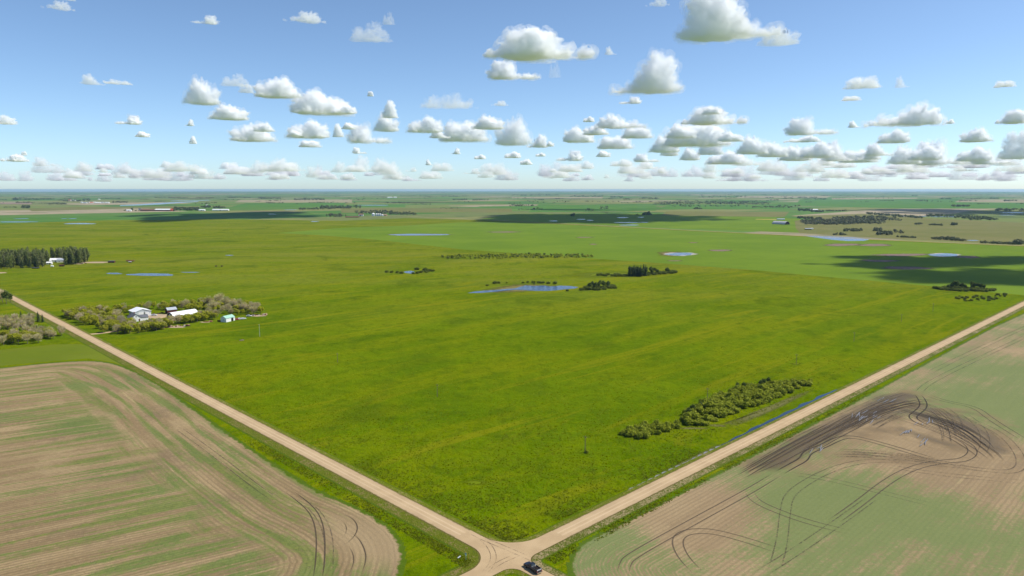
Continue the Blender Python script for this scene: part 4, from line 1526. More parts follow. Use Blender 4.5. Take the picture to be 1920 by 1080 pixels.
def gable_mesh(L, Wd, hw, hr, mat):
    x, y = L / 2, Wd / 2
    vs = [(-x, -y, 0), (x, -y, 0), (x, y, 0), (-x, y, 0), (-x, -y, hw), (x, -y, hw), (x, y, hw), (-x, y, hw), (-x, 0, hw + hr), (x, 0, hw + hr)]
    fs = [(0, 1, 5, 4), (2, 3, 7, 6), (1, 2, 6, 9, 5), (3, 0, 4, 8, 7), (3, 2, 1, 0)]
    return mesh('wall', vs, fs, [mat])


def roof_mesh(L, prof, mat, th=.15):
    """roof shell from a cross profile [(y, z)...], extruded along x with thickness"""
    x = L / 2
    n = len(prof)
    vs = []
    for s in (-x, x):
        vs += [(s, y, z) for y, z in prof] + [(s, y, z + th) for y, z in prof]
    fs = []
    for i in range(n - 1):
        fs.append((n + i, n + i + 1, 3 * n + i + 1, 3 * n + i))
        fs.append((i + 1, i, 2 * n + i, 2 * n + i + 1))
    for s in (0, 2 * n):
        for i in range(n - 1):
            f = (s + i, s + i + 1, s + n + i + 1, s + n + i)
            fs.append(f if s else f[::-1])
    fs.append((0, n, 3 * n, 2 * n))
    fs.append((n - 1, 3 * n - 1, 4 * n - 1, 2 * n - 1)[::-1])
    return mesh('roof', vs, fs, [mat])


def panel(parent, name, c, s, mat, label=None):
    bm = bmesh.new()
    bx(bm, (0, 0, 0), s)
    o = obj(name, bm_mesh(name, bm, mat), parent, c)
    if label:
        o['label'] = label
    return o


def gable(name, loc, rz, L, Wd, hw, hr, wall, roof, label, cat, group=None, over=.35, doors=(), windows=()):
    e = tag(empty(name, loc, rz), label, cat, group)
    obj('wall', gable_mesh(L, Wd, hw, hr, M[wall]), e)
    k = hr / (Wd / 2)
    pr = [(-Wd / 2 - over, hw - k * over + .02), (0, hw + hr + .02), (Wd / 2 + over, hw - k * over + .02)]
    obj('roof', roof_mesh(L + 2 * over, pr, M[roof]), e)
    for c, s, m in doors:
        panel(e, 'door', c, s, M[m])
    for c, s in windows:
        w = panel(e, 'window', c, s, M['white_wall'])
        panel(w, 'pane', (0, 0, 0), tuple(v * .8 if v > .3 else v + .06 for v in s), M['glass'])
    return e


AB = AU                                  # farm buildings stand square to the roads
# big shop: gable faces the right-hand viewer
c = P(263, 591)
e = gable('farm_shop', (c.x, c.y, 0), AB - math.pi / 2, 15, 13.5, 4.2, 2.2, 'grey_wall', 'white_metal',
          'big farm shop with wide white roof and pale grey gable wall', 'shop', None, .5,
          [((7.53, -1.6, 1.9), (.06, 4.0, 3.8), 'white_wall'), ((7.53, 3.4, 1.6), (.06, 3.0, 3.2), 'white_wall'), ((7.53, 5.7, 1.05), (.06, 1, 2.1), 'white_metal')],
          [((-4, -6.78, 2.4), (1.4, .06, 1.1)), ((2, -6.78, 2.4), (1.4, .06, 1.1))])
c = P(252, 601.5)
e = gable('farmhouse', (c.x, c.y, 0), AB - math.pi / 2, 10.5, 7.6, 3.3, 2.9, 'white_wall', 'shingle',
          'white farmhouse with steep grey shingle roof in front of the big shop', 'house', None, .4,
          [((5.28, 2.4, 1.05), (.06, 1, 2.1), 'maroon')],
          [((5.28, -2, 1.7), (.06, 1.3, 1.2)), ((5.28, 0, 4.2), (.06, 1.0, 1.1)), ((-3, -3.83, 1.8), (1.4, .06, 1.2)), ((2, -3.83, 1.8), (1.4, .06, 1.2)), ((-2.5, 3.83, 1.8), (1.4, .06, 1.2))])
wing = obj('wing', gable_mesh(6.5, 5.5, 2.8, 1.9, M['white_wall']), e, (1.4, 6.6, 0), math.pi / 2)
obj('wing_roof', roof_mesh(7, [(-3.1, 2.62), (0, 4.75), (3.1, 2.62)], M['shingle']), wing)
bm = bmesh.new()
bx(bm, (0, 0, 0), (.8, .8, 1.8))
obj('chimney', bm_mesh('chimney', bm, M['brownwall']), e, (-2.2, .9, 6.3))
# white-roofed barn with dark red walls
a, b = P(329, 601), P(368, 594.5)
d = (b - a)
L = 23
nrm = Vector((d.y, -d.x, 0)).normalized()
c = (a + b) / 2 - nrm * 4.6
e = tag(empty('barn', (c.x, c.y, 0), math.atan2(d.y, d.x)), 'long barn with curved white metal roof and dark red-brown walls', 'barn')
Wd = 9.4
arc = [(-Wd / 2 * 1.03, 2.3), (-Wd / 2 * .93, 3.8), (-Wd / 2 * .72, 5.2), (-Wd / 2 * .4, 6.1), (0, 6.5), (Wd / 2 * .4, 6.1), (Wd / 2 * .72, 5.2), (Wd / 2 * .93, 3.8), (Wd / 2 * 1.03, 2.3)]
vs = []
prof = [(-Wd / 2, 0)] + [(y * .97, z - .08) for y, z in arc] + [(Wd / 2, 0)]
for s in (-L / 2, L / 2):
    vs += [(s, y, z) for y, z in prof]
n = len(prof)
fs = [tuple(range(n)), tuple(range(2 * n - 1, n - 1, -1)), (0, n, n + 1, 1)[::-1], (n - 2, 2 * n - 2, 2 * n - 1, n - 1)[::-1], (0, n - 1, 2 * n - 1, n)]
obj('wall', mesh('wall', vs, fs, [M['maroon']]), e)
obj('roof', roof_mesh(L + .6, arc, M['white_metal'], .14), e)
panel(e, 'sill_boards', (0, -Wd / 2 - .06, 1.0), (L - .6, .08, 2.0), M['brownwall'])
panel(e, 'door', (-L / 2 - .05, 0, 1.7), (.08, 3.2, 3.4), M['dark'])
panel(e, 'loft_door', (-L / 2 - .05, 0, 4.8), (.08, 1.4, 1.2), M['white_wall'])
for k in range(5):
    w = panel(e, 'window', (-L / 2 + 3.4 + k * 4.0, -Wd / 2 - .13, 1.35), (1.0, .06, .7), M['white_wall'])
    panel(w, 'pane', (0, 0, 0), (.8, .1, .5), M['glass'])
c = P(321, 587)
gable('barn_annex', (c.x, c.y, 0), AB, 8, 6, 3.4, 1.8, 'maroon', 'zinc', 'small dark lean-to with silver roof behind the left end of the white-roofed barn', 'shed', None, .3,
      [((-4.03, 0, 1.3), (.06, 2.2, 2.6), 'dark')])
# mint-roofed shed
a, b = P(424, 604.5), P(440.5, 600.8)
d = b - a
c = (a + b) / 2 + Vector((-d.y, d.x, 0)).normalized() * 3
e = gable('farm_shed', (c.x, c.y, 0), math.atan2(d.y, d.x), 9.6, 6, 3.3, 1.7, 'white_wall', 'mint', 'small white shed with mint green roof and dark open doorway', 'shed', None, .3,
          [((2.0, -3.03, 1.35), (2.4, .06, 2.7), 'dark'), ((-2.8, -3.03, 1.05), (1.0, .06, 2.1), 'white_metal')], [((-4.83, 0, 1.8), (.06, .9, .8))])  # dark panel stands for the shade inside the open doorway
panel(e, 'door_leaf', (4.1, -3.07, 1.35), (1.7, .06, 2.6), M['white_wall'])
c = P(214, 608)
gable('garden_shed', (c.x, c.y, 0), AB - .4, 5, 3, 2.1, .5, 'grey_wall', 'zinc', 'low flat grey shed roof among the bare trees in front of the farmhouse', 'shed', None, .2,
      [((0, -1.53, 1.0), (1, .06, 1.9), 'dark')])

# farmstead in the windbreak
for i, (px, py, L, Wd, hw, hr, rz, roof, lab) in enumerate((
        (88, 492.5, 12, 8, 3.2, 2.6, .5, 'white_metal', 'white house whose gable shows between the poplars of the left windbreak'),
        (103, 491, 20, 9, 3.4, 2.2, .1, 'white_metal', 'long white building seen through the trees of the left windbreak'),
        (117, 491.5, 13, 8, 3.2, 2.4, .4, 'zinc', 'smaller white building deepest in the trees at the right of the left windbreak'),
        (93, 495.5, 7, 5, 2.4, 1.4, .2, 'white_metal', 'little white shed in front of the white houses in the left windbreak'))):
    c = P(px, py)
    gable('farm_house', (c.x, c.y, 0), rz, L, Wd, hw, hr, 'white_wall', roof, lab, 'house', None, .3, [((L / 2 * .3, -Wd / 2 - .03, 1.05), (1, .06, 2.1), 'maroon')],
          [((-L / 4, -Wd / 2 - .03, 1.6), (1.3, .06, 1.1)), ((L / 2 + .03, 0, 1.7), (.06, 1.2, 1.1))])
c = P(116, 499.5)
gable('stock_shelter', (c.x, c.y, 0), .05, 6, 3, 1.9, .4, 'dark', 'rust', 'dark low shelter just in front of the left windbreak', 'shelter', None, .15, [((0, -1.53, .8), (3, .06, 1.5), 'dark')])
c = P(67, 503.5)
gable('stock_shelter', (c.x, c.y, 0), .05, 9, 2.6, 1.2, .25, 'dark', 'shingle', 'long dark grey windbreak panel shed left of the white tank', 'shelter', None, .15, [((0, -1.33, .5), (3, .06, 1.0), 'dark')])
c = P(209.5, 492.5)
gable('stock_shed', (c.x, c.y, 0), .1, 9, 4, 2.4, .5, 'maroon', 'shingle', 'small maroon shed out in the pasture right of the left windbreak', 'shed', None, .2, [((3, -2.03, 1.0), (2, .06, 2.0), 'dark')])
for px, py, lab, L in ((241, 489.8, 'small maroon shelter alone in the far pasture', 6), (249, 490, 'low brown feeder beside the small maroon shelter', 4), (244, 492.3, 'pale low trough below the small maroon shelter', 4)):
    c = P(px, py)
    gable('stock_shelter', (c.x, c.y, 0), .2, L, 2.6, 1.2, .5, 'maroon' if 'maroon' in lab else 'plank', 'rust' if 'pale' not in lab else 'tarp', lab, 'shelter', None, .15,
          [((0, -1.33, .5), (1.2, .06, .9), 'dark')])
# white fuel tank
c = P(98, 501)
e = tag(empty('fuel_tank', (c.x, c.y, 0), .2), 'white rounded tank standing on the grass in front of the left windbreak', 'tank')
bm = bmesh.new()
cyl(bm, (-1.6, 0, 1.5), (1.6, 0, 1.5), 1.0, 1.0, 14)
bmesh.ops.create_uvsphere(bm, u_segments=14, v_segments=8, radius=1.0, matrix=Matrix.Translation((-1.6, 0, 1.5)) @ Matrix.Diagonal((.45, 1, 1, 1)))
bmesh.ops.create_uvsphere(bm, u_segments=14, v_segments=8, radius=1.0, matrix=Matrix.Translation((1.6, 0, 1.5)) @ Matrix.Diagonal((.45, 1, 1, 1)))
obj('tank_body', bm_mesh('tank_body', bm, M['white_metal']), e)
for s in (-1.1, 1.1):
    bm = bmesh.new()
    bx(bm, (s, 0, .35), (.3, 1.4, .7))
    obj('leg', bm_mesh('leg', bm, M['rust']), e)

# far farmsteads
c = P(302, 395.5)
e = tag(empty('long_barn', (c.x, c.y, 0), -.05), 'very long barn with brown, white and red roof sections in the left distance', 'barn')
for x0, x1, wm, rm, h in ((-105, -28, 'maroon', 'brownwall', 5), (-28, 52, 'maroon', 'white_metal', 6), (52, 64, 'red_roof', 'red_roof', 6.5)):
    w = obj('wall', gable_mesh(x1 - x0 - .2, 20, h, 5, M[wm]), e, ((x0 + x1) / 2, 0, 0))
    obj('roof', roof_mesh(x1 - x0 - .1, [(-10.6, h - .2), (0, h + 5.1), (10.6, h - .2)], M[rm], .3), w)
for px, py, L, Wd, rm, lab in ((242, 396, 24, 9, 'white_metal', 'low pale building left of the long barn in the left distance'), (379, 395.2, 30, 14, 'white_metal', 'short white-roofed barn right of the dark belt in the left distance'),
                               (414, 394.8, 84, 16, 'white_metal', 'long low white-roofed barn at the right end of the left farm row'), (263, 393.4, 16, 10, 'shingle', 'dark small building beside the long barn in the left distance'),
                               (1525, 395, 42, 16, 'white_metal', 'white-roofed building in a bluff in the right distance'), (388, 386, 12, 9, 'tarp', 'tiny pale building beyond the left barns')):
    c = P(px, py)
    gable('barn', (c.x, c.y, 0), .0, L, Wd, 4.5, 3.5, 'white_wall', rm, lab, 'barn', None, .5, [((0, -Wd / 2 - .04, 1.8), (4, .08, 3.6), 'dark')])
VIL = [(154, 380.6, 22), (160, 381, 30), (166, 380.2, 18), (172, 381.2, 26), (177, 380.5, 22), (184, 381, 34), (191, 380.8, 30), (201, 381, 40), (131, 376, 30), (138, 376.4, 36), (186, 374.5, 20)]
for i, (px, py, L) in enumerate(VIL):
    c = P(px, py)
    gable('village_building', (c.x, c.y, 0), rnd.uniform(-.4, .4), L, 13, 5, 4, 'white_wall', ('white_metal', 'zinc', 'shingle', 'red_roof', 'white_metal')[i % 5] if i != 7 else 'white_metal',
          'pale building of the far village at left', 'building', 'buildings of the far village', .5)
c = P(677, 405)
gable('farm_building', (c.x, c.y, 0), .1, 19, 11, 6, 4, 'white_wall', 'brownwall', 'white-walled building with reddish roof left of the steel bins', 'building', None, .4, [((-3, -5.54, 2), (4, .08, 4), 'dark')])
c = P(661, 407.5)
gable('machine_shed', (c.x, c.y, 0), .0, 52, 12, 2.6, 2, 'maroon', 'brownwall', 'long low rusty shed row at the left of the farmstead with steel bins', 'shed', None, .4)
c = P(722, 404.2)
gable('farm_building', (c.x, c.y, 0), -.2, 17, 10, 3, 3, 'plank', 'plank', 'tan building right of the steel bins', 'building', None, .4)
for k, (px, rr_, h) in enumerate(((700, 6.5, 9), (706, 4.2, 8), (709.4, 4.2, 8), (713, 4.2, 8), (717, 4.0, 5))):
    c = P(px, 405)
    e = tag(empty('grain_bin', (c.x, c.y, 0)), 'big steel bin, leftmost and widest of the far bin row' if k == 0 else 'slim steel grain bin in the far bin row', 'grain bin', 'steel bins of the far farmstead')
    bm = bmesh.new()
    cyl(bm, (0, 0, 0), (0, 0, h), rr_, rr_, 14)
    obj('drum', bm_mesh('drum', bm, M['zinc']), e)
    bm = bmesh.new()
    cyl(bm, (0, 0, h), (0, 0, h + rr_ * .7), rr_ * 1.06, .3, 14)
    obj('roof', bm_mesh('roof', bm, M['white_metal']), e)
for px, py, L in ((731, 371, 60), (741, 371, 40)):
    c = P(px, py)
    gable('barn', (c.x, c.y, 0), .0, L, 24, 7, 6, 'white_wall', 'white_metal', 'far white barn, ' + ('left' if px < 735 else 'right') + ' one of two beyond the steel bins', 'barn', None, .5)
# fabric quonset
c = P(1464, 420.5)
e = tag(empty('fabric_shelter', (c.x, c.y, 0), R(124)), 'big arched grey fabric shelter with dark open end on the green crop', 'shelter')
arcq = [(12.5 * math.cos(math.pi * k / 14), 9.5 * math.sin(math.pi * k / 14)) for k in range(14, -1, -1)]
obj('cover', roof_mesh(48, [(y, z) for y, z in arcq], M['tarp'], .2), e)
n = len(arcq)
obj('end_shade', mesh('end_shade', [(-23.6, y * .98, z * .98) for y, z in arcq], [tuple(range(n))[::-1]], [M['dark']]), e)  # dark sheet across the open end, standing for the shade inside
for s in (-1, 1):
    panel(e, 'base_rail', (0, s * 12.9, .5), (47, .4, 1.0), M['plank'])
c = P(1464, 412)
gable('machine_shed', (c.x, c.y, 0), -.1, 26, 12, 3, 1.5, 'white_wall', 'zinc', 'low white shed behind the arched fabric shelter', 'shed', None, .3)
c = P(1515, 430.5)
gable('machine_shed', (c.x, c.y, 0), -.15, 16, 8, 2.6, 1.2, 'dark', 'zinc', 'dark low shed with silver roof between fabric shelter and far road', 'shed', None, .3)
c = P(1522, 429.8)
gable('trailer', (c.x, c.y, 0), .1, 8, 4, 2.6, .6, 'white_wall', 'white_metal', 'white trailer beside the dark low shed near the far road', 'trailer', None, .2)
structure(obj('yellow_strip', mesh('yellow_strip', [tuple(P(*q, .12)) for q in ((1417, 411.6), (1456, 412.2), (1456, 410.8), (1417, 410.6))], [(0, 1, 2, 3)], [M['pale_yellow']])))
# fence along the back of the quarter section, far enough to be a line of posts
# ------------------------------------------------------------------ farmyard clutter, vehicles


def wheel(parent, c, r=.39, w=.27):
    bm = bmesh.new()
    cyl(bm, (0, -w / 2, 0), (0, w / 2, 0), r, r, 18)
    o = obj('wheel', bm_mesh('wheel', bm, M['rubber']), parent, c)
    bm = bmesh.new()
    cyl(bm, (0, -w / 2 - .01, 0), (0, w / 2 + .01, 0), r * .6, r * .6, 12)
    obj('rim', bm_mesh('rim', bm, M['chrome']), o)


def car(name, loc, rz, L, paint, label, cat, truck=False):
    """side profile extruded across, cab narrowed at the roof; truck adds an open bed"""
    e = tag(empty(name, loc, rz), label, cat)
    Wd = 2.0 if truck else 1.8
    h0 = .45
    bm = bmesh.new()
    if truck:
        lower = [(L / 2, h0), (L / 2, .95), (L / 2 - .25, 1.12), (L / 2 - 1.55, 1.22), (-.45, 1.22), (-.45, 1.16), (-L / 2 + .02, 1.16), (-L / 2, .95), (-L / 2, h0)]
    else:
        lower = [(L / 2, h0 - .1), (L / 2, .7), (L / 2 - .3, .82), (L / 2 - 1.3, .92), (-L / 2 + .9, .95), (-L / 2 + .1, .92), (-L / 2, .7), (-L / 2, h0 - .1)]
    for s in (-1, 1):
        pass
    A = [bm.verts.new((x, -Wd / 2, z)) for x, z in lower]
    B = [bm.verts.new((x, Wd / 2, z)) for x, z in lower]
    bm.faces.new(A)
    bm.faces.new(B[::-1])
    n = len(lower)
    for i in range(n):
        bm.faces.new((A[i], B[i], B[(i + 1) % n], A[(i + 1) % n]))
    bmesh.ops.recalc_face_normals(bm, faces=bm.faces)
    bmesh.ops.bevel(bm, geom=list(bm.edges), offset=.05, segments=2, affect='EDGES', profile=.6)
    obj('body', bm_mesh('body', bm, paint), e)
    # cab
    if truck:
        x0, x1, zb, zt = -.42, L / 2 - 1.5, 1.2, 1.88
        top0, top1 = x0 + .22, x1 - .75
    else:
        x0, x1, zb, zt = -L / 2 + .45, L / 2 - 1.1, .9, 1.45
        top0, top1 = x0 + .6, x1 - .65
    wb_, wt = Wd / 2 - .06, Wd / 2 - .26
    vs = [(x0, -wb_, zb), (x1, -wb_, zb), (x1, wb_, zb), (x0, wb_, zb), (top0, -wt, zt), (top1, -wt, zt), (top1, wt, zt), (top0, wt, zt)]
    obj('cab', mesh('cab', vs, [(0, 1, 5, 4), (1, 2, 6, 5), (2, 3, 7, 6), (3, 0, 4, 7), (4, 5, 6, 7)], [paint]), e)

    def glass(nm, q, push):
        cq = sum((Vector(v) for v in q), Vector()) / 4
        pts = [cq + (Vector(v) - cq) * .82 + Vector(push) for v in q]
        obj(nm, mesh(nm, pts, [(0, 1, 2, 3)], [M['glass']]), e)
    glass('windscreen', [vs[1], vs[2], vs[6], vs[5]], (.02, 0, .012))
    glass('rear_window', [vs[3], vs[0], vs[4], vs[7]], (-.02, 0, .01))
    glass('side_window', [vs[0], vs[1], vs[5], vs[4]], (0, -.02, .01))
    glass('side_window', [vs[2], vs[3], vs[7], vs[6]], (0, .02, .01))
    for s in (-1, 1):
        wheel(e, (L / 2 - 1.0, s * (Wd / 2 - .12), .4), .4 if truck else .33)
        wheel(e, (-L / 2 + 1.15, s * (Wd / 2 - .12), .4), .4 if truck else .33)
        panel(e, 'headlight', (L / 2 - .02, s * (Wd / 2 - .3), .85 if truck else .68), (.08, .38, .2), M['lens'])
        panel(e, 'tail_light', (-L / 2 + .02, s * (Wd / 2 - .14), .92 if truck else .72), (.08, .16, .34), M['redlens'])
        panel(e, 'wing_mirror', (x1 - .55, s * (Wd / 2 + .12), zb + .12), (.12, .22, .2), paint)
    if truck:
        panel(e, 'bed_floor', (-1.75, 0, 1.165), (2.15, 1.55, .02), M['dark'], 'dark open bed')
        for s in (-1, 1):
            panel(e, 'bed_rail', (-1.72, s * .9, 1.27), (2.45, .16, .26), paint)
        panel(e, 'bed_front', (-.52, 0, 1.27), (.1, 1.6, .26), M['chrome'])
        panel(e, 'tailgate', (-L / 2 + .1, 0, 1.24), (.1, 1.66, .34), M['zinc'], 'silver tailgate edge')
        panel(e, 'rear_bumper', (-L / 2 - .1, 0, .55), (.24, 1.9, .24), M['chrome'])
        panel(e, 'front_bumper', (L / 2 + .08, 0, .55), (.2, 1.95, .3), M['chrome'])
        panel(e, 'grille', (L / 2 + .02, 0, .85), (.06, 1.1, .3), M['chrome'])
    return e


a, b = P(986, 1061.5), P(1012, 1078.5)
c = (a + b) / 2
car('pickup_truck', (c.x, c.y, ZR - .06), math.atan2(a.y - b.y, a.x - b.x), 6.1, M['paint_black'], 'black crew cab pickup truck parked at the crossroads corner', 'pickup truck', True)
c = P(444, 600)
car('parked_car', (c.x, c.y, 0), .5, 4.6, M['paint_red'], 'red car parked right of the mint-roofed shed', 'car')
c = P(449.5, 599)
car('parked_car', (c.x, c.y, 0), .9, 4.8, M['paint_white'], 'white car parked between the red car and another white one', 'car')
c = P(456, 598.6)
car('parked_car', (c.x, c.y, 0), .6, 4.8, M['paint_white'], 'white car parked last in the row right of the mint-roofed shed', 'car')
c = P(289, 592)
car('parked_car', (c.x, c.y, 0), .2, 4.8, M['paint_white'], 'white car parked right of the big farm shop', 'car')
c = P(467, 593.4)
car('parked_car', (c.x, c.y, 0), .1, 4.6, M['paint_white'], 'pale car at the scrap row on the right end of the farmyard', 'car')


def junk(px, py, n, spread, label, seed, mats):
    r = random.Random(seed)
    c = P(px, py)
    e = tag(empty('scrap_pile', (c.x, c.y, 0), AB * .6), label, 'scrap pile')
    for k in range(n):
        bm = bmesh.new()
        s = (r.uniform(.6, 3.2), r.uniform(.4, 1.4), r.uniform(.3, 1.1))
        bx(bm, (0, 0, s[2] / 2), s, 0, .06)
        obj(r.choice(('crate', 'board_stack', 'scrap')), bm_mesh('scrap', bm, M[r.choice(mats)]), e, (r.uniform(-spread, spread), r.uniform(-spread * .22, spread * .22), 0), r.uniform(0, 3))


junk(332, 612, 22, 9, 'heap of tan boards and scrap on the field side of the farmyard belt', 1, ['plank', 'plank', 'rust', 'tarp'])
junk(350.5, 611.5, 5, 1.6, 'dark boxy scrap at the right end of the board heap', 2, ['dark', 'rust'])
junk(385, 604, 8, 5, 'low brown scrap between the board heap and the mint-roofed shed', 3, ['plank', 'rust'])
junk(415, 602, 5, 2.5, 'rusty scrap just left of the mint-roofed shed', 4, ['rust', 'dark'])
junk(484, 591.5, 14, 8, 'row of pale scrap at the right end of the farmyard', 5, ['tarp', 'plank', 'rust', 'white_wall'])
junk(302, 588, 9, 6, 'brown scrap between the big shop and the barn', 6, ['rust', 'plank', 'dark'])
junk(150, 494.5, 10, 9, 'grey scrap row at the right end of the left windbreak', 7, ['tarp', 'zinc', 'dark'])
c = P(453, 638.5)
e = tag(empty('stone_heap', (c.x, c.y, 0)), 'small brown stone heap in the pasture below the parked cars', 'stone heap')
r = random.Random(4)
for k in range(9):
    bm = bmesh.new()
    bmesh.ops.create_icosphere(bm, subdivisions=1, radius=r.uniform(.35, .7), matrix=Matrix.Diagonal((1, r.uniform(.7, 1), r.uniform(.5, .8), 1)))
    for v in bm.verts:
        v.co *= r.uniform(.8, 1.15)
    obj('stone', bm_mesh('stone', bm, M['stone']), e, (r.uniform(-1.3, 1.3), r.uniform(-.9, .9), .25))
# two feeders far out in the pasture
for px, lab in ((405.5, 'dark feeder, left one of a pair far out in the pasture'), (416, 'dark feeder, right one of a pair far out in the pasture')):
    c = P(px, 499.5)
    e = tag(empty('bale_feeder', (c.x, c.y, 0)), lab, 'feeder')
    bm = bmesh.new()
    cyl(bm, (0, 0, 0), (0, 0, 1.2), 1.5, 1.5, 12)
    obj('bale', bm_mesh('bale', bm, M['hide']), e)
    for k in range(2):
        bm = bmesh.new()
        cyl(bm, (0, 0, .25 + k * .7), (0, 0, .4 + k * .7), 1.75, 1.75, 14)
        obj('ring', bm_mesh('ring', bm, M['rust']), e)

# ------------------------------------------------------------------ poles and signs


def power_pole(px, py, top, label, mat='pole', lean=0.0, group='poles of the pasture power lines'):
    c = P(px, py)
    h = (py - top) * mpp(py) / .97
    e = tag(empty('power_pole', (c.x, c.y, 0), AU), label, 'power pole', group)
    bm = bmesh.new()
    cyl(bm, (0, 0, -.3), (lean * h, 0, h), .17, .11, 8)
    obj('post', bm_mesh('post', bm, M[mat]), e)
    bm = bmesh.new()
    bx(bm, (lean * h, 0, h - .55), (.12, 1.9, .14))
    obj('cross_arm', bm_mesh('cross_arm', bm, M[mat]), e)
    for s in (-.8, 0, .8):
        bm = bmesh.new()
        z = h - .48 if s else h - .02
        cyl(bm, (lean * h, s, z), (lean * h, s, z + .22), .06, .04, 6)
        obj('insulator', bm_mesh('insulator', bm, M['ceramic']), e)


power_pole(1097, 849, 816, 'weathered pole with a small bush at its foot, nearest the crossroads')
power_pole(820, 744, 720, 'weathered pole alone in the middle of the pasture')
power_pole(487, 631, 608, 'tall pale pole standing right of the farmyard', 'polepale')
power_pole(633, 680, 662, 'thin pole in the pasture between the farmyard and the middle pole')
power_pole(1326, 757, 727, 'weathered pole rising from behind the roadside thicket')
power_pole(1493, 683, 664, 'weathered pole in the pasture beyond the far tip of the thicket')
power_pole(1601, 640, 623, 'weathered pole standing farther on toward the right bluff')
power_pole(1749, 584, 569, 'weathered pole nearest the right bluff')
for k, (px, py, top) in enumerate(((1690, 603, 589), (1190, 860, 852))[:1]):
    power_pole(px, py, top, 'weathered pole between its neighbours on the way to the right bluff')

c = P(873.5, 1051)
e = tag(empty('road_sign', (c.x, c.y, .05), R(-40)), 'small blue and white road sign on a green post at the crossroads', 'road sign')
bm = bmesh.new()
cyl(bm, (0, 0, -.2), (0, 0, 2.3), .04, .04, 6)
obj('post', bm_mesh('post', bm, M['polepale']), e)
panel(e, 'sign_panel', (0, -.05, 2.15), (.62, .03, .4), M['sign_blue'], 'blue upper panel')
panel(e, 'sign_panel', (0, -.05, 1.75), (.62, .03, .36), M['sign_white'], 'white lower panel')
c = P(878.5, 1048)
e = tag(empty('road_marker', (c.x, c.y, .1)), 'thin orange marker stake beside the blue and white road sign', 'marker')
bm = bmesh.new()
cyl(bm, (0, 0, -.2), (0, 0, 1.5), .05, .04, 6)
obj('stake', bm_mesh('stake', bm, M['orange']), e)
panel(e, 'cap', (.02, 0, 1.55), (.16, .16, .22), M['dark'])
c = P(861, 1050)
e = tag(empty('sign_board', (c.x, c.y, 0), R(20)), 'tilted white board on a dark stake in the ditch left of the crossroads', 'sign')
bm = bmesh.new()
cyl(bm, (.25, 0, -.2), (.3, .05, 1.5), .05, .05, 6)
obj('stake', bm_mesh('stake', bm, M['dark']), e)
bm = bmesh.new()
bx(bm, (0, 0, 0), (1.0, .04, .34))
o = obj('board', bm_mesh('board', bm, M['sign_white']), e, (0, -.1, 1.05))
o.rotation_euler = (R(-25), R(-28), 0)

# grass tufts standing in the near pasture and ditches
vs, fs = [], []
r = random.Random(17)
cnt = 0
while cnt < 18000:
    if r.random() < .9:
        u, v = 7 + 330 * r.random() ** 1.5, 7 + 330 * r.random() ** 1.5
    elif r.random() < .6:
        u, v = -r.uniform(8.5, 13), 6 + 150 * r.random() ** 1.4
    else:
        u, v = 8 + 260 * r.random() ** 1.4, -r.uniform(7, 11)
    p = UV(u, v)
    if p.y < 175 or (u > 120 and 4 < v < 14) or r.random() < (p.y - 200) / 330:
        continue
    if noise.noise(Vector((u * .06, v * .06, 0))) + noise.noise(Vector((u * .3, v * .3, 3))) * .6 < r.uniform(-.5, .25):
        continue
    cnt += 1
    s = r.uniform(.22, .5) * (.8 + u / 600)
    for _ in range(2):
        a = r.uniform(0, 6.28)
        d = Vector((math.cos(a), math.sin(a), 0)) * s
        t_ = Vector((r.uniform(-.5, .5), r.uniform(-.5, .5), r.uniform(.16, .34)))
        i = len(vs)
        vs += [p - d * .6, p + d * .6, p + d * .45 + t_, p - d * .45 + t_ * .9]
        fs.append((i, i + 1, i + 2, i + 3))
M['tuft'] = mat_leaf('tuft_grass', (.12, .155, .002), (.2, .225, .004), (.16, .19, .003), .5)
o = obj('grass_tufts', mesh('grass_tufts', vs, fs, [M['tuft']]))
tag(o, 'tufts of green grass standing in the pasture and ditches', 'grass', kind='stuff')

# ------------------------------------------------------------------ clouds


def mat_cloud(dens):
    key = 'cloud_%g' % dens
    if key not in M:
        t = NT('cloud_vapour')
        v = t.n('ShaderNodeVolumePrincipled')
        v.inputs['Color'].default_value = (.996, .998, 1, 1)
        v.inputs['Density'].default_value = dens
        v.inputs['Anisotropy'].default_value = 0.0
        t.l(v.outputs[0], t.out.inputs['Volume'])
        M[key] = t.m
    return M[key]


bm = bmesh.new()
bmesh.ops.create_icosphere(bm, subdivisions=2, radius=1)
bm.verts.index_update()
ICO = (np.array([tuple(v.co) for v in bm.verts]), np.array([[v.index for v in f.verts] for f in bm.faces]))
bm.free()
RT = np.random.RandomState(5)
PERM = RT.permutation(4096)
GRAD = RT.normal(size=(4096, 3))
GRAD /= np.linalg.norm(GRAD, axis=1)[:, None]


def nnoise(p):
    i = np.floor(p).astype(int)
    f = p - i
    w = f * f * f * (f * (f * 6 - 15) + 10)
    out = 0
    for dx in (0, 1):
        for dy in (0, 1):
            for dz in (0, 1):
                h = PERM[(PERM[(PERM[(i[:, 0] + dx) & 4095] + i[:, 1] + dy) & 4095] + i[:, 2] + dz) & 4095]
                g_ = (GRAD[h] * (f - np.array([dx, dy, dz]))).sum(1)
                out = out + g_ * (w[:, 0] if dx else 1 - w[:, 0]) * (w[:, 1] if dy else 1 - w[:, 1]) * (w[:, 2] if dz else 1 - w[:, 2])
    return out * 1.4


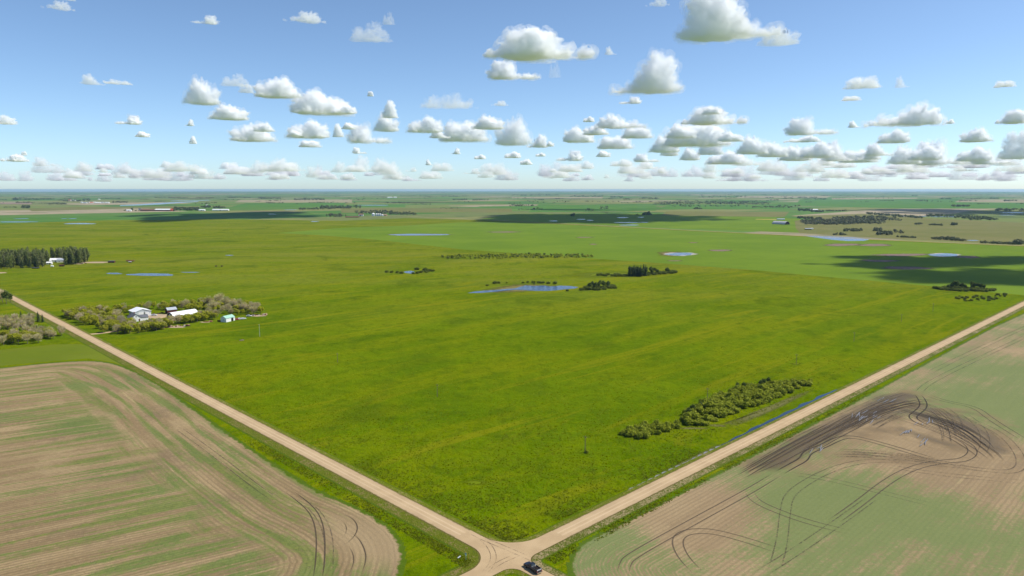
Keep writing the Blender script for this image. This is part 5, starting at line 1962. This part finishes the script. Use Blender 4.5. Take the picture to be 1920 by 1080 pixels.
def cloud_mesh(seed, asp, wispy=False):
    """cauliflower heap: lumps on lumps, fused, then roughened; 1 unit wide, flat base at z=0"""
    r = random.Random(seed)
    L = []
    n = 18 if not wispy else 9
    towers = [(r.uniform(-.3, .3), r.uniform(.5, 1.0)) for _ in range(r.choice((1, 2, 3)))]
    towers[0] = (towers[0][0], 1.0)

    def env(x):
        e = .28 * max(0, 1 - (x / .48) ** 2)
        for tx, th in towers:
            e = max(e, th * math.exp(-((x - tx) / .2) ** 2))
        return e * max(0, 1 - (abs(x) / .5) ** 4)
    for i in range(n):
        x = -.42 + .84 * (i + r.uniform(.1, .9)) / n
        top = asp * env(x)
        rad = min(.13, max(.035, top * .42)) * r.uniform(.8, 1.2)
        z = rad * .5
        while z < max(top - rad * .6, rad):
            L.append((x + r.uniform(-.03, .03), r.uniform(-.16, .16) * (1 - abs(x)), z, rad))
            z += rad * r.uniform(.6, .9)
    sub = []
    for x, y, z, rad in L:
        for _ in range(12 if not wispy else 5):
            d = rand_unit(r)
            if d.z < -.3:
                continue
            k = rad * r.uniform(.22, .5)
            sub.append((x + d.x * rad * .9, y + d.y * rad * .9, z + d.z * rad * .9, k))
    me = bpy.data.meshes.new('cloud')
    B = L + sub
    iv, it_ = ICO
    V = np.concatenate([iv * q[3] + np.array([q[0], q[1], max(q[2], q[3] * .25)]) for q in B])
    T_ = np.concatenate([it_ + k * len(iv) for k in range(len(B))])
    me.from_pydata(V.tolist(), [], T_.tolist())
    ob = obj('cloud', me)
    md = ob.modifiers.new('r', 'REMESH')
    md.mode = 'VOXEL'
    md.voxel_size = .009
    m2 = bpy.data.meshes.new_from_object(ob.evaluated_get(bpy.context.evaluated_depsgraph_get()))
    bpy.data.objects.remove(ob)
    n = len(m2.vertices)
    co = np.empty(n * 3, 'f')
    m2.vertices.foreach_get('co', co)
    co = co.reshape(-1, 3)
    nr = np.empty(n * 3, 'f')
    m2.vertex_normals.foreach_get('vector', nr)
    nr = nr.reshape(-1, 3)
    off = np.array([seed * 3.7, seed * 1.9, 0])
    A = (.085, .1, .062, .03) if not wispy else (.1, .09, .05, .03)
    dz = A[0] * nnoise(co * 6 + off) + A[1] * (.5 - 2 * abs(nnoise(co * 13 + off))) + A[2] * (.45 - 2 * abs(nnoise(co * 28 + off))) + A[3] * nnoise(co * 55 + off)
    co = co + nr * (dz * np.clip((co[:, 2] + .01) / .06, .1, 1))[:, None]
    fl = .14 * asp
    co[:, 2] = np.where(co[:, 2] < fl, fl - (fl - co[:, 2]) * .3, co[:, 2])
    lo = co[:, 2].min()
    co[:, 2] = (co[:, 2] - lo) * asp / (co[:, 2].max() - lo)
    w = co[:, 0].max() - co[:, 0].min()
    co[:, 0] /= w
    co[:, 1] /= w
    m2.vertices.foreach_set('co', co.astype('f').ravel())
    o2 = obj('cloud', m2)
    md = o2.modifiers.new('r', 'REMESH')
    md.mode = 'VOXEL'
    md.voxel_size = .008
    m3 = bpy.data.meshes.new_from_object(o2.evaluated_get(bpy.context.evaluated_depsgraph_get()))
    bpy.data.objects.remove(o2)
    bpy.data.meshes.remove(m2)
    m2 = m3
    m2.materials.clear()
    m2.materials.append(mat_cloud(1))
    m2.polygons.foreach_set('use_smooth', [True] * len(m2.polygons))
    m2.update()
    return m2


def cloud_shell(me, seed):
    """torn, thin outer vapour: the heap pushed outward where broad noise is positive, sunk inside it elsewhere"""
    n = len(me.vertices)
    co = np.empty(n * 3, 'f')
    me.vertices.foreach_get('co', co)
    co = co.reshape(-1, 3)
    nr = np.empty(n * 3, 'f')
    me.vertex_normals.foreach_get('vector', nr)
    nr = nr.reshape(-1, 3)
    off = np.array([seed * 2.3, 7.0, seed])
    k = nnoise(co * 5 + off) + .6 * nnoise(co * 11 + off) + .4 * nnoise(co * 24 + off)
    m = me.copy()
    co = co + nr * (.018 + .085 * k)[:, None]
    co[:, 2] = np.maximum(co[:, 2], -.01)
    m.vertices.foreach_set('co', co.astype('f').ravel())
    m.update()
    return m


CP = [(a, False, cloud_mesh(200 + i, a)) for i, a in enumerate((.24, .27, .32, .36, .42, .5, .6, .85, 1.3))]
CP += [(a, True, cloud_mesh(300 + i, a, True)) for i, a in enumerate((.22, .35, .55))]

SHELL = {c[2].name: cloud_shell(c[2], i) for i, c in enumerate(CP)}


def cloud(cx, by, w, h, label=None, group=None, faint=0, base=1200.0, rz=None, thick=1.0):
    Y = (base - CAM_H) * F / (HOR - by)
    X = (cx - 960) / F * Y
    m = Y / F
    a = h / w
    cand = sorted([c for c in CP if c[1] == (faint == 2)], key=lambda c: abs(math.log(c[0] / a)))[:3]
    asp, _, me = cand[int(cx) % (3 if abs(math.log(cand[2][0] / a)) < .45 else 2)]
    o = obj('cloud', me, None, (X, Y, base), 0, (w * m * (-1 if int(cx) % 2 else 1), w * m * .6, h * m / asp))
    o.rotation_euler = (0, 0, -math.atan2(X, Y) if rz is None else rz)
    dens = (11, 3, 1.5)[faint] * thick / (h * m)
    dens = float('%.1g' % dens)
    o.material_slots[0].link = 'OBJECT'
    o.material_slots[0].material = mat_cloud(dens)
    if faint == 0 and w > 34:
        sh = obj('vapour_fringe', SHELL[me.name], o)
        sh.material_slots[0].link = 'OBJECT'
        sh.material_slots[0].material = mat_cloud(float('%.1g' % (2.2 / (h * m))))
    tag(o, label or 'small white cumulus cloud floating in the lower half of the sky', 'cloud', group or (None if label else 'small cumulus clouds'))
    return o


cloud(1017, 121, 205, 55, 'broad flat-based white cloud at the top middle of the sky')
cloud(1362, 88, 190, 110, 'largest bright cloud, cut by the top edge right of centre', base=900, thick=1.2)
cloud(1440, 98, 80, 40, 'ragged lower right flank of the largest bright cloud', faint=1, base=900)
cloud(1197, 183, 135, 80, 'tall triangular white cloud right of the broad flat-based one')
cloud(966, 157, 102, 36, 'smaller white cloud tucked under the left of the broad flat-based one')
cloud(1040, 155, 26, 38, 'thin wisp hanging under the broad flat-based cloud', faint=2)
cloud(1140, 114, 24, 17, 'little puff between the broad cloud and the triangular cloud', faint=1)
cloud(1175, 200, 42, 13, 'flat sliver of cloud under the triangular cloud')
cloud(125, 16, 105, 34, 'pale cloud cut by the top edge at left', faint=1)
cloud(146, 36, 56, 20, 'grey tail below the pale cloud at the top left', faint=2)
cloud(380, 6, 56, 18, 'faint cloud scrap at the top edge left of centre', faint=2)
cloud(405, 60, 52, 18, 'small pale cloud high at the left', faint=1)
cloud(588, 58, 80, 24, 'faint ragged wisps high left of centre', faint=2)
cloud(712, 92, 84, 40, 'long slanting wisp high in the middle left sky', faint=2)
cloud(740, 62, 26, 26, 'hooked top of the slanting wisp', faint=2)
cloud(200, 167, 44, 22, 'small pale puff in the left sky with a faint tail', faint=1)
cloud(240, 166, 56, 10, 'faint tail right of the pale puff in the left sky', faint=2)
cloud(20, 237, 56, 20, 'pale cloud at the left edge of the picture', faint=1)
cloud(255, 237, 47, 18, 'neat little white cloud in the left sky')
cloud(392, 202, 68, 52, 'white cloud with one tall tower in the left sky')
cloud(440, 229, 73, 30, 'low white cloud just below the tower cloud')
cloud(462, 170, 58, 26, 'wispy cloud between the tower cloud and the domed cloud', faint=2)
cloud(476, 181, 30, 18, 'small puff touching the domed cloud', faint=1)
cloud(535, 190, 90, 40, 'domed white cloud in the left middle sky')
cloud(615, 220, 116, 48, 'two-humped cloud with a drawn-out left foot')
cloud(845, 210, 112, 32, 'faint cloud in the middle sky below the broad one', faint=2)
cloud(938, 204, 34, 12, 'faint scrap right of the faint middle cloud', faint=2)
cloud(737, 226, 34, 34, 'upper half of the leaning cloud tower left of the middle')
cloud(728, 250, 50, 36, 'lower half of the leaning cloud tower left of the middle')
cloud(1222, 30, 46, 20, 'faint wisps at the top left of the largest cloud', faint=2)
cloud(1597, 174, 70, 25, 'curved pale cloud in the right sky', faint=1)
cloud(1672, 172, 28, 24, 'small upright puff right of the curved pale cloud', faint=1)
cloud(1580, 195, 38, 10, 'thin flat cloud below the curved pale cloud', faint=1)
cloud(1858, 171, 40, 14, 'little lone cloud near the right edge', faint=1)
cloud(1335, 237, 120, 33, 'long white cloud right of the middle')
cloud(1512, 256, 96, 33, 'compact white cloud standing clear in the right sky')
cloud(1670, 240, 132, 38, 'long lumpy white cloud in the right sky')
cloud(1895, 235, 78, 26, 'white cloud cut by the right edge')
cloud(1898, 300, 70, 55, 'big shaded cloud cut by the right edge just above the horizon')
for cx, by, w, h in ((485, 268, 85, 36), (582, 262, 82, 36), (588, 278, 42, 13), (640, 260, 24, 26), (280, 260, 28, 12), (367, 240, 18, 14), (373, 272, 16, 15), (650, 218, 50, 17),
                     (700, 271, 86, 36), (702, 187, 13, 10), (798, 252, 70, 32), (872, 268, 96, 38), (916, 246, 62, 27), (965, 275, 76, 55), (1005, 279, 42, 26), (680, 290, 30, 13),
                     (855, 291, 20, 13), (960, 298, 34, 14), (987, 310, 26, 12), (1012, 295, 21, 8), (808, 311, 16, 12), (1030, 277, 17, 11), (1100, 233, 23, 12), (1085, 270, 62, 32),
                     (1150, 281, 68, 24), (1165, 244, 92, 25), (1065, 303, 52, 20), (1092, 318, 42, 18), (1160, 313, 46, 16), (1300, 277, 130, 46), (1660, 271, 58, 28), (1815, 269, 56, 28),
                     (1402, 291, 62, 36), (1490, 269, 62, 11), (1288, 302, 40, 26), (1352, 309, 72, 26), (1482, 303, 62, 30), (1566, 304, 60, 42), (1617, 301, 42, 24), (1684, 309, 62, 36),
                     (1760, 311, 112, 48), (1850, 309, 74, 22), (1550, 316, 84, 13), (1250, 294, 36, 26), (40, 304, 46, 14), (60, 293, 11, 8), (100, 313, 46, 19), (208, 319, 38, 13),
                     (322, 315, 31, 14), (437, 318, 40, 15), (155, 330, 54, 26), (545, 330, 40, 24), (595, 332, 34, 26), (1430, 320, 40, 16), (1650, 318, 60, 12), (1215, 318, 60, 16),
                     (1240, 288, 60, 34), (1325, 292, 50, 30), (1440, 296, 60, 30), (1520, 298, 66, 34), (1600, 306, 70, 24), (1640, 294, 52, 26), (1720, 302, 60, 30), (1810, 304, 60, 30), (1870, 312, 60, 26),
                     (1405, 312, 80, 22), (1530, 312, 70, 18), (1700, 316, 80, 16), (1790, 317, 90, 18), (1115, 256, 50, 20), (1190, 262, 60, 22), (1270, 262, 60, 26), (1365, 268, 50, 20),
                     (830, 262, 40, 20), (1128, 296, 30, 14), (900, 300, 24, 10), (1210, 305, 50, 16), (560, 258, 30, 12), (505, 250, 40, 18), (660, 246, 30, 14), (1325, 219, 36, 14), (1590, 243, 24, 14), (1765, 236, 16, 10)):
    cloud(cx, by, w, h, faint=1 if by > 311 else 0)
# clouds out of the frame, whose shadows lie on the fields
cot = math.cos(SUN_EL) / math.sin(SUN_EL)
SH = [(430, 403.5, 850, 900, 1900), (1150, 408.5, 1000, 800, 2000), (1830, 486, 420, 190, 1500), (1690, 497, 260, 110, 1500), (1905, 514, 400, 210, 1500), (1800, 398, 900, 1300, 2300), (1640, 481, 150, 60, 1500)]
for i, (px, py, w, dpt, base) in enumerate(SH):
    g = P(px, py)
    x = g.x + math.sin(SUN_AZ) * cot * base
    y = g.y + math.cos(SUN_AZ) * cot * base
    h = w * .3
    asp, _, me = CP[(1, 2, 9, 10, 9, 0, 9)[i]]
    o = obj('cloud', me, None, (x, y, base), 0, (w, dpt * 1.9, h / asp))
    o.material_slots[0].link = 'OBJECT'
    o.material_slots[0].material = mat_cloud(float('%.1g' % (16 / h)))
    tag(o, 'cloud above the picture whose shadow darkens the distant fields', 'cloud', 'clouds above the frame')

# row after row of tiny far cumulus along the horizon
r = random.Random(9)
for k in range(170):
    w = r.uniform(20, 64)
    h = w * r.uniform(.25, .6)
    by = r.uniform(322, 341)
    cloud(r.uniform(-40, 1960), by, w, h, 'tiny hazy cumulus in the crowded row just above the horizon', 'tiny cumulus row on the horizon', 1, 900.0 if by < 334 else 650.0, thick=.8)

# ------------------------------------------------------------------ haze
bm = bmesh.new()
bmesh.ops.create_cube(bm, size=1, matrix=Matrix.Translation((0, 0, 55.5)) @ Matrix.Diagonal((90000, 90000, 116, 1)))
t = NT('haze_air')
v = t.n('ShaderNodeVolumePrincipled')
v.inputs['Color'].default_value = (.38, .62, .95, 1)
v.inputs['Density'].default_value = 2.5e-5
v.inputs['Anisotropy'].default_value = .2
t.l(v.outputs[0], t.out.inputs['Volume'])
o = obj('haze', bm_mesh('haze', bm, t.m))
tag(o, 'thin summer haze over the plain', kind='stuff')
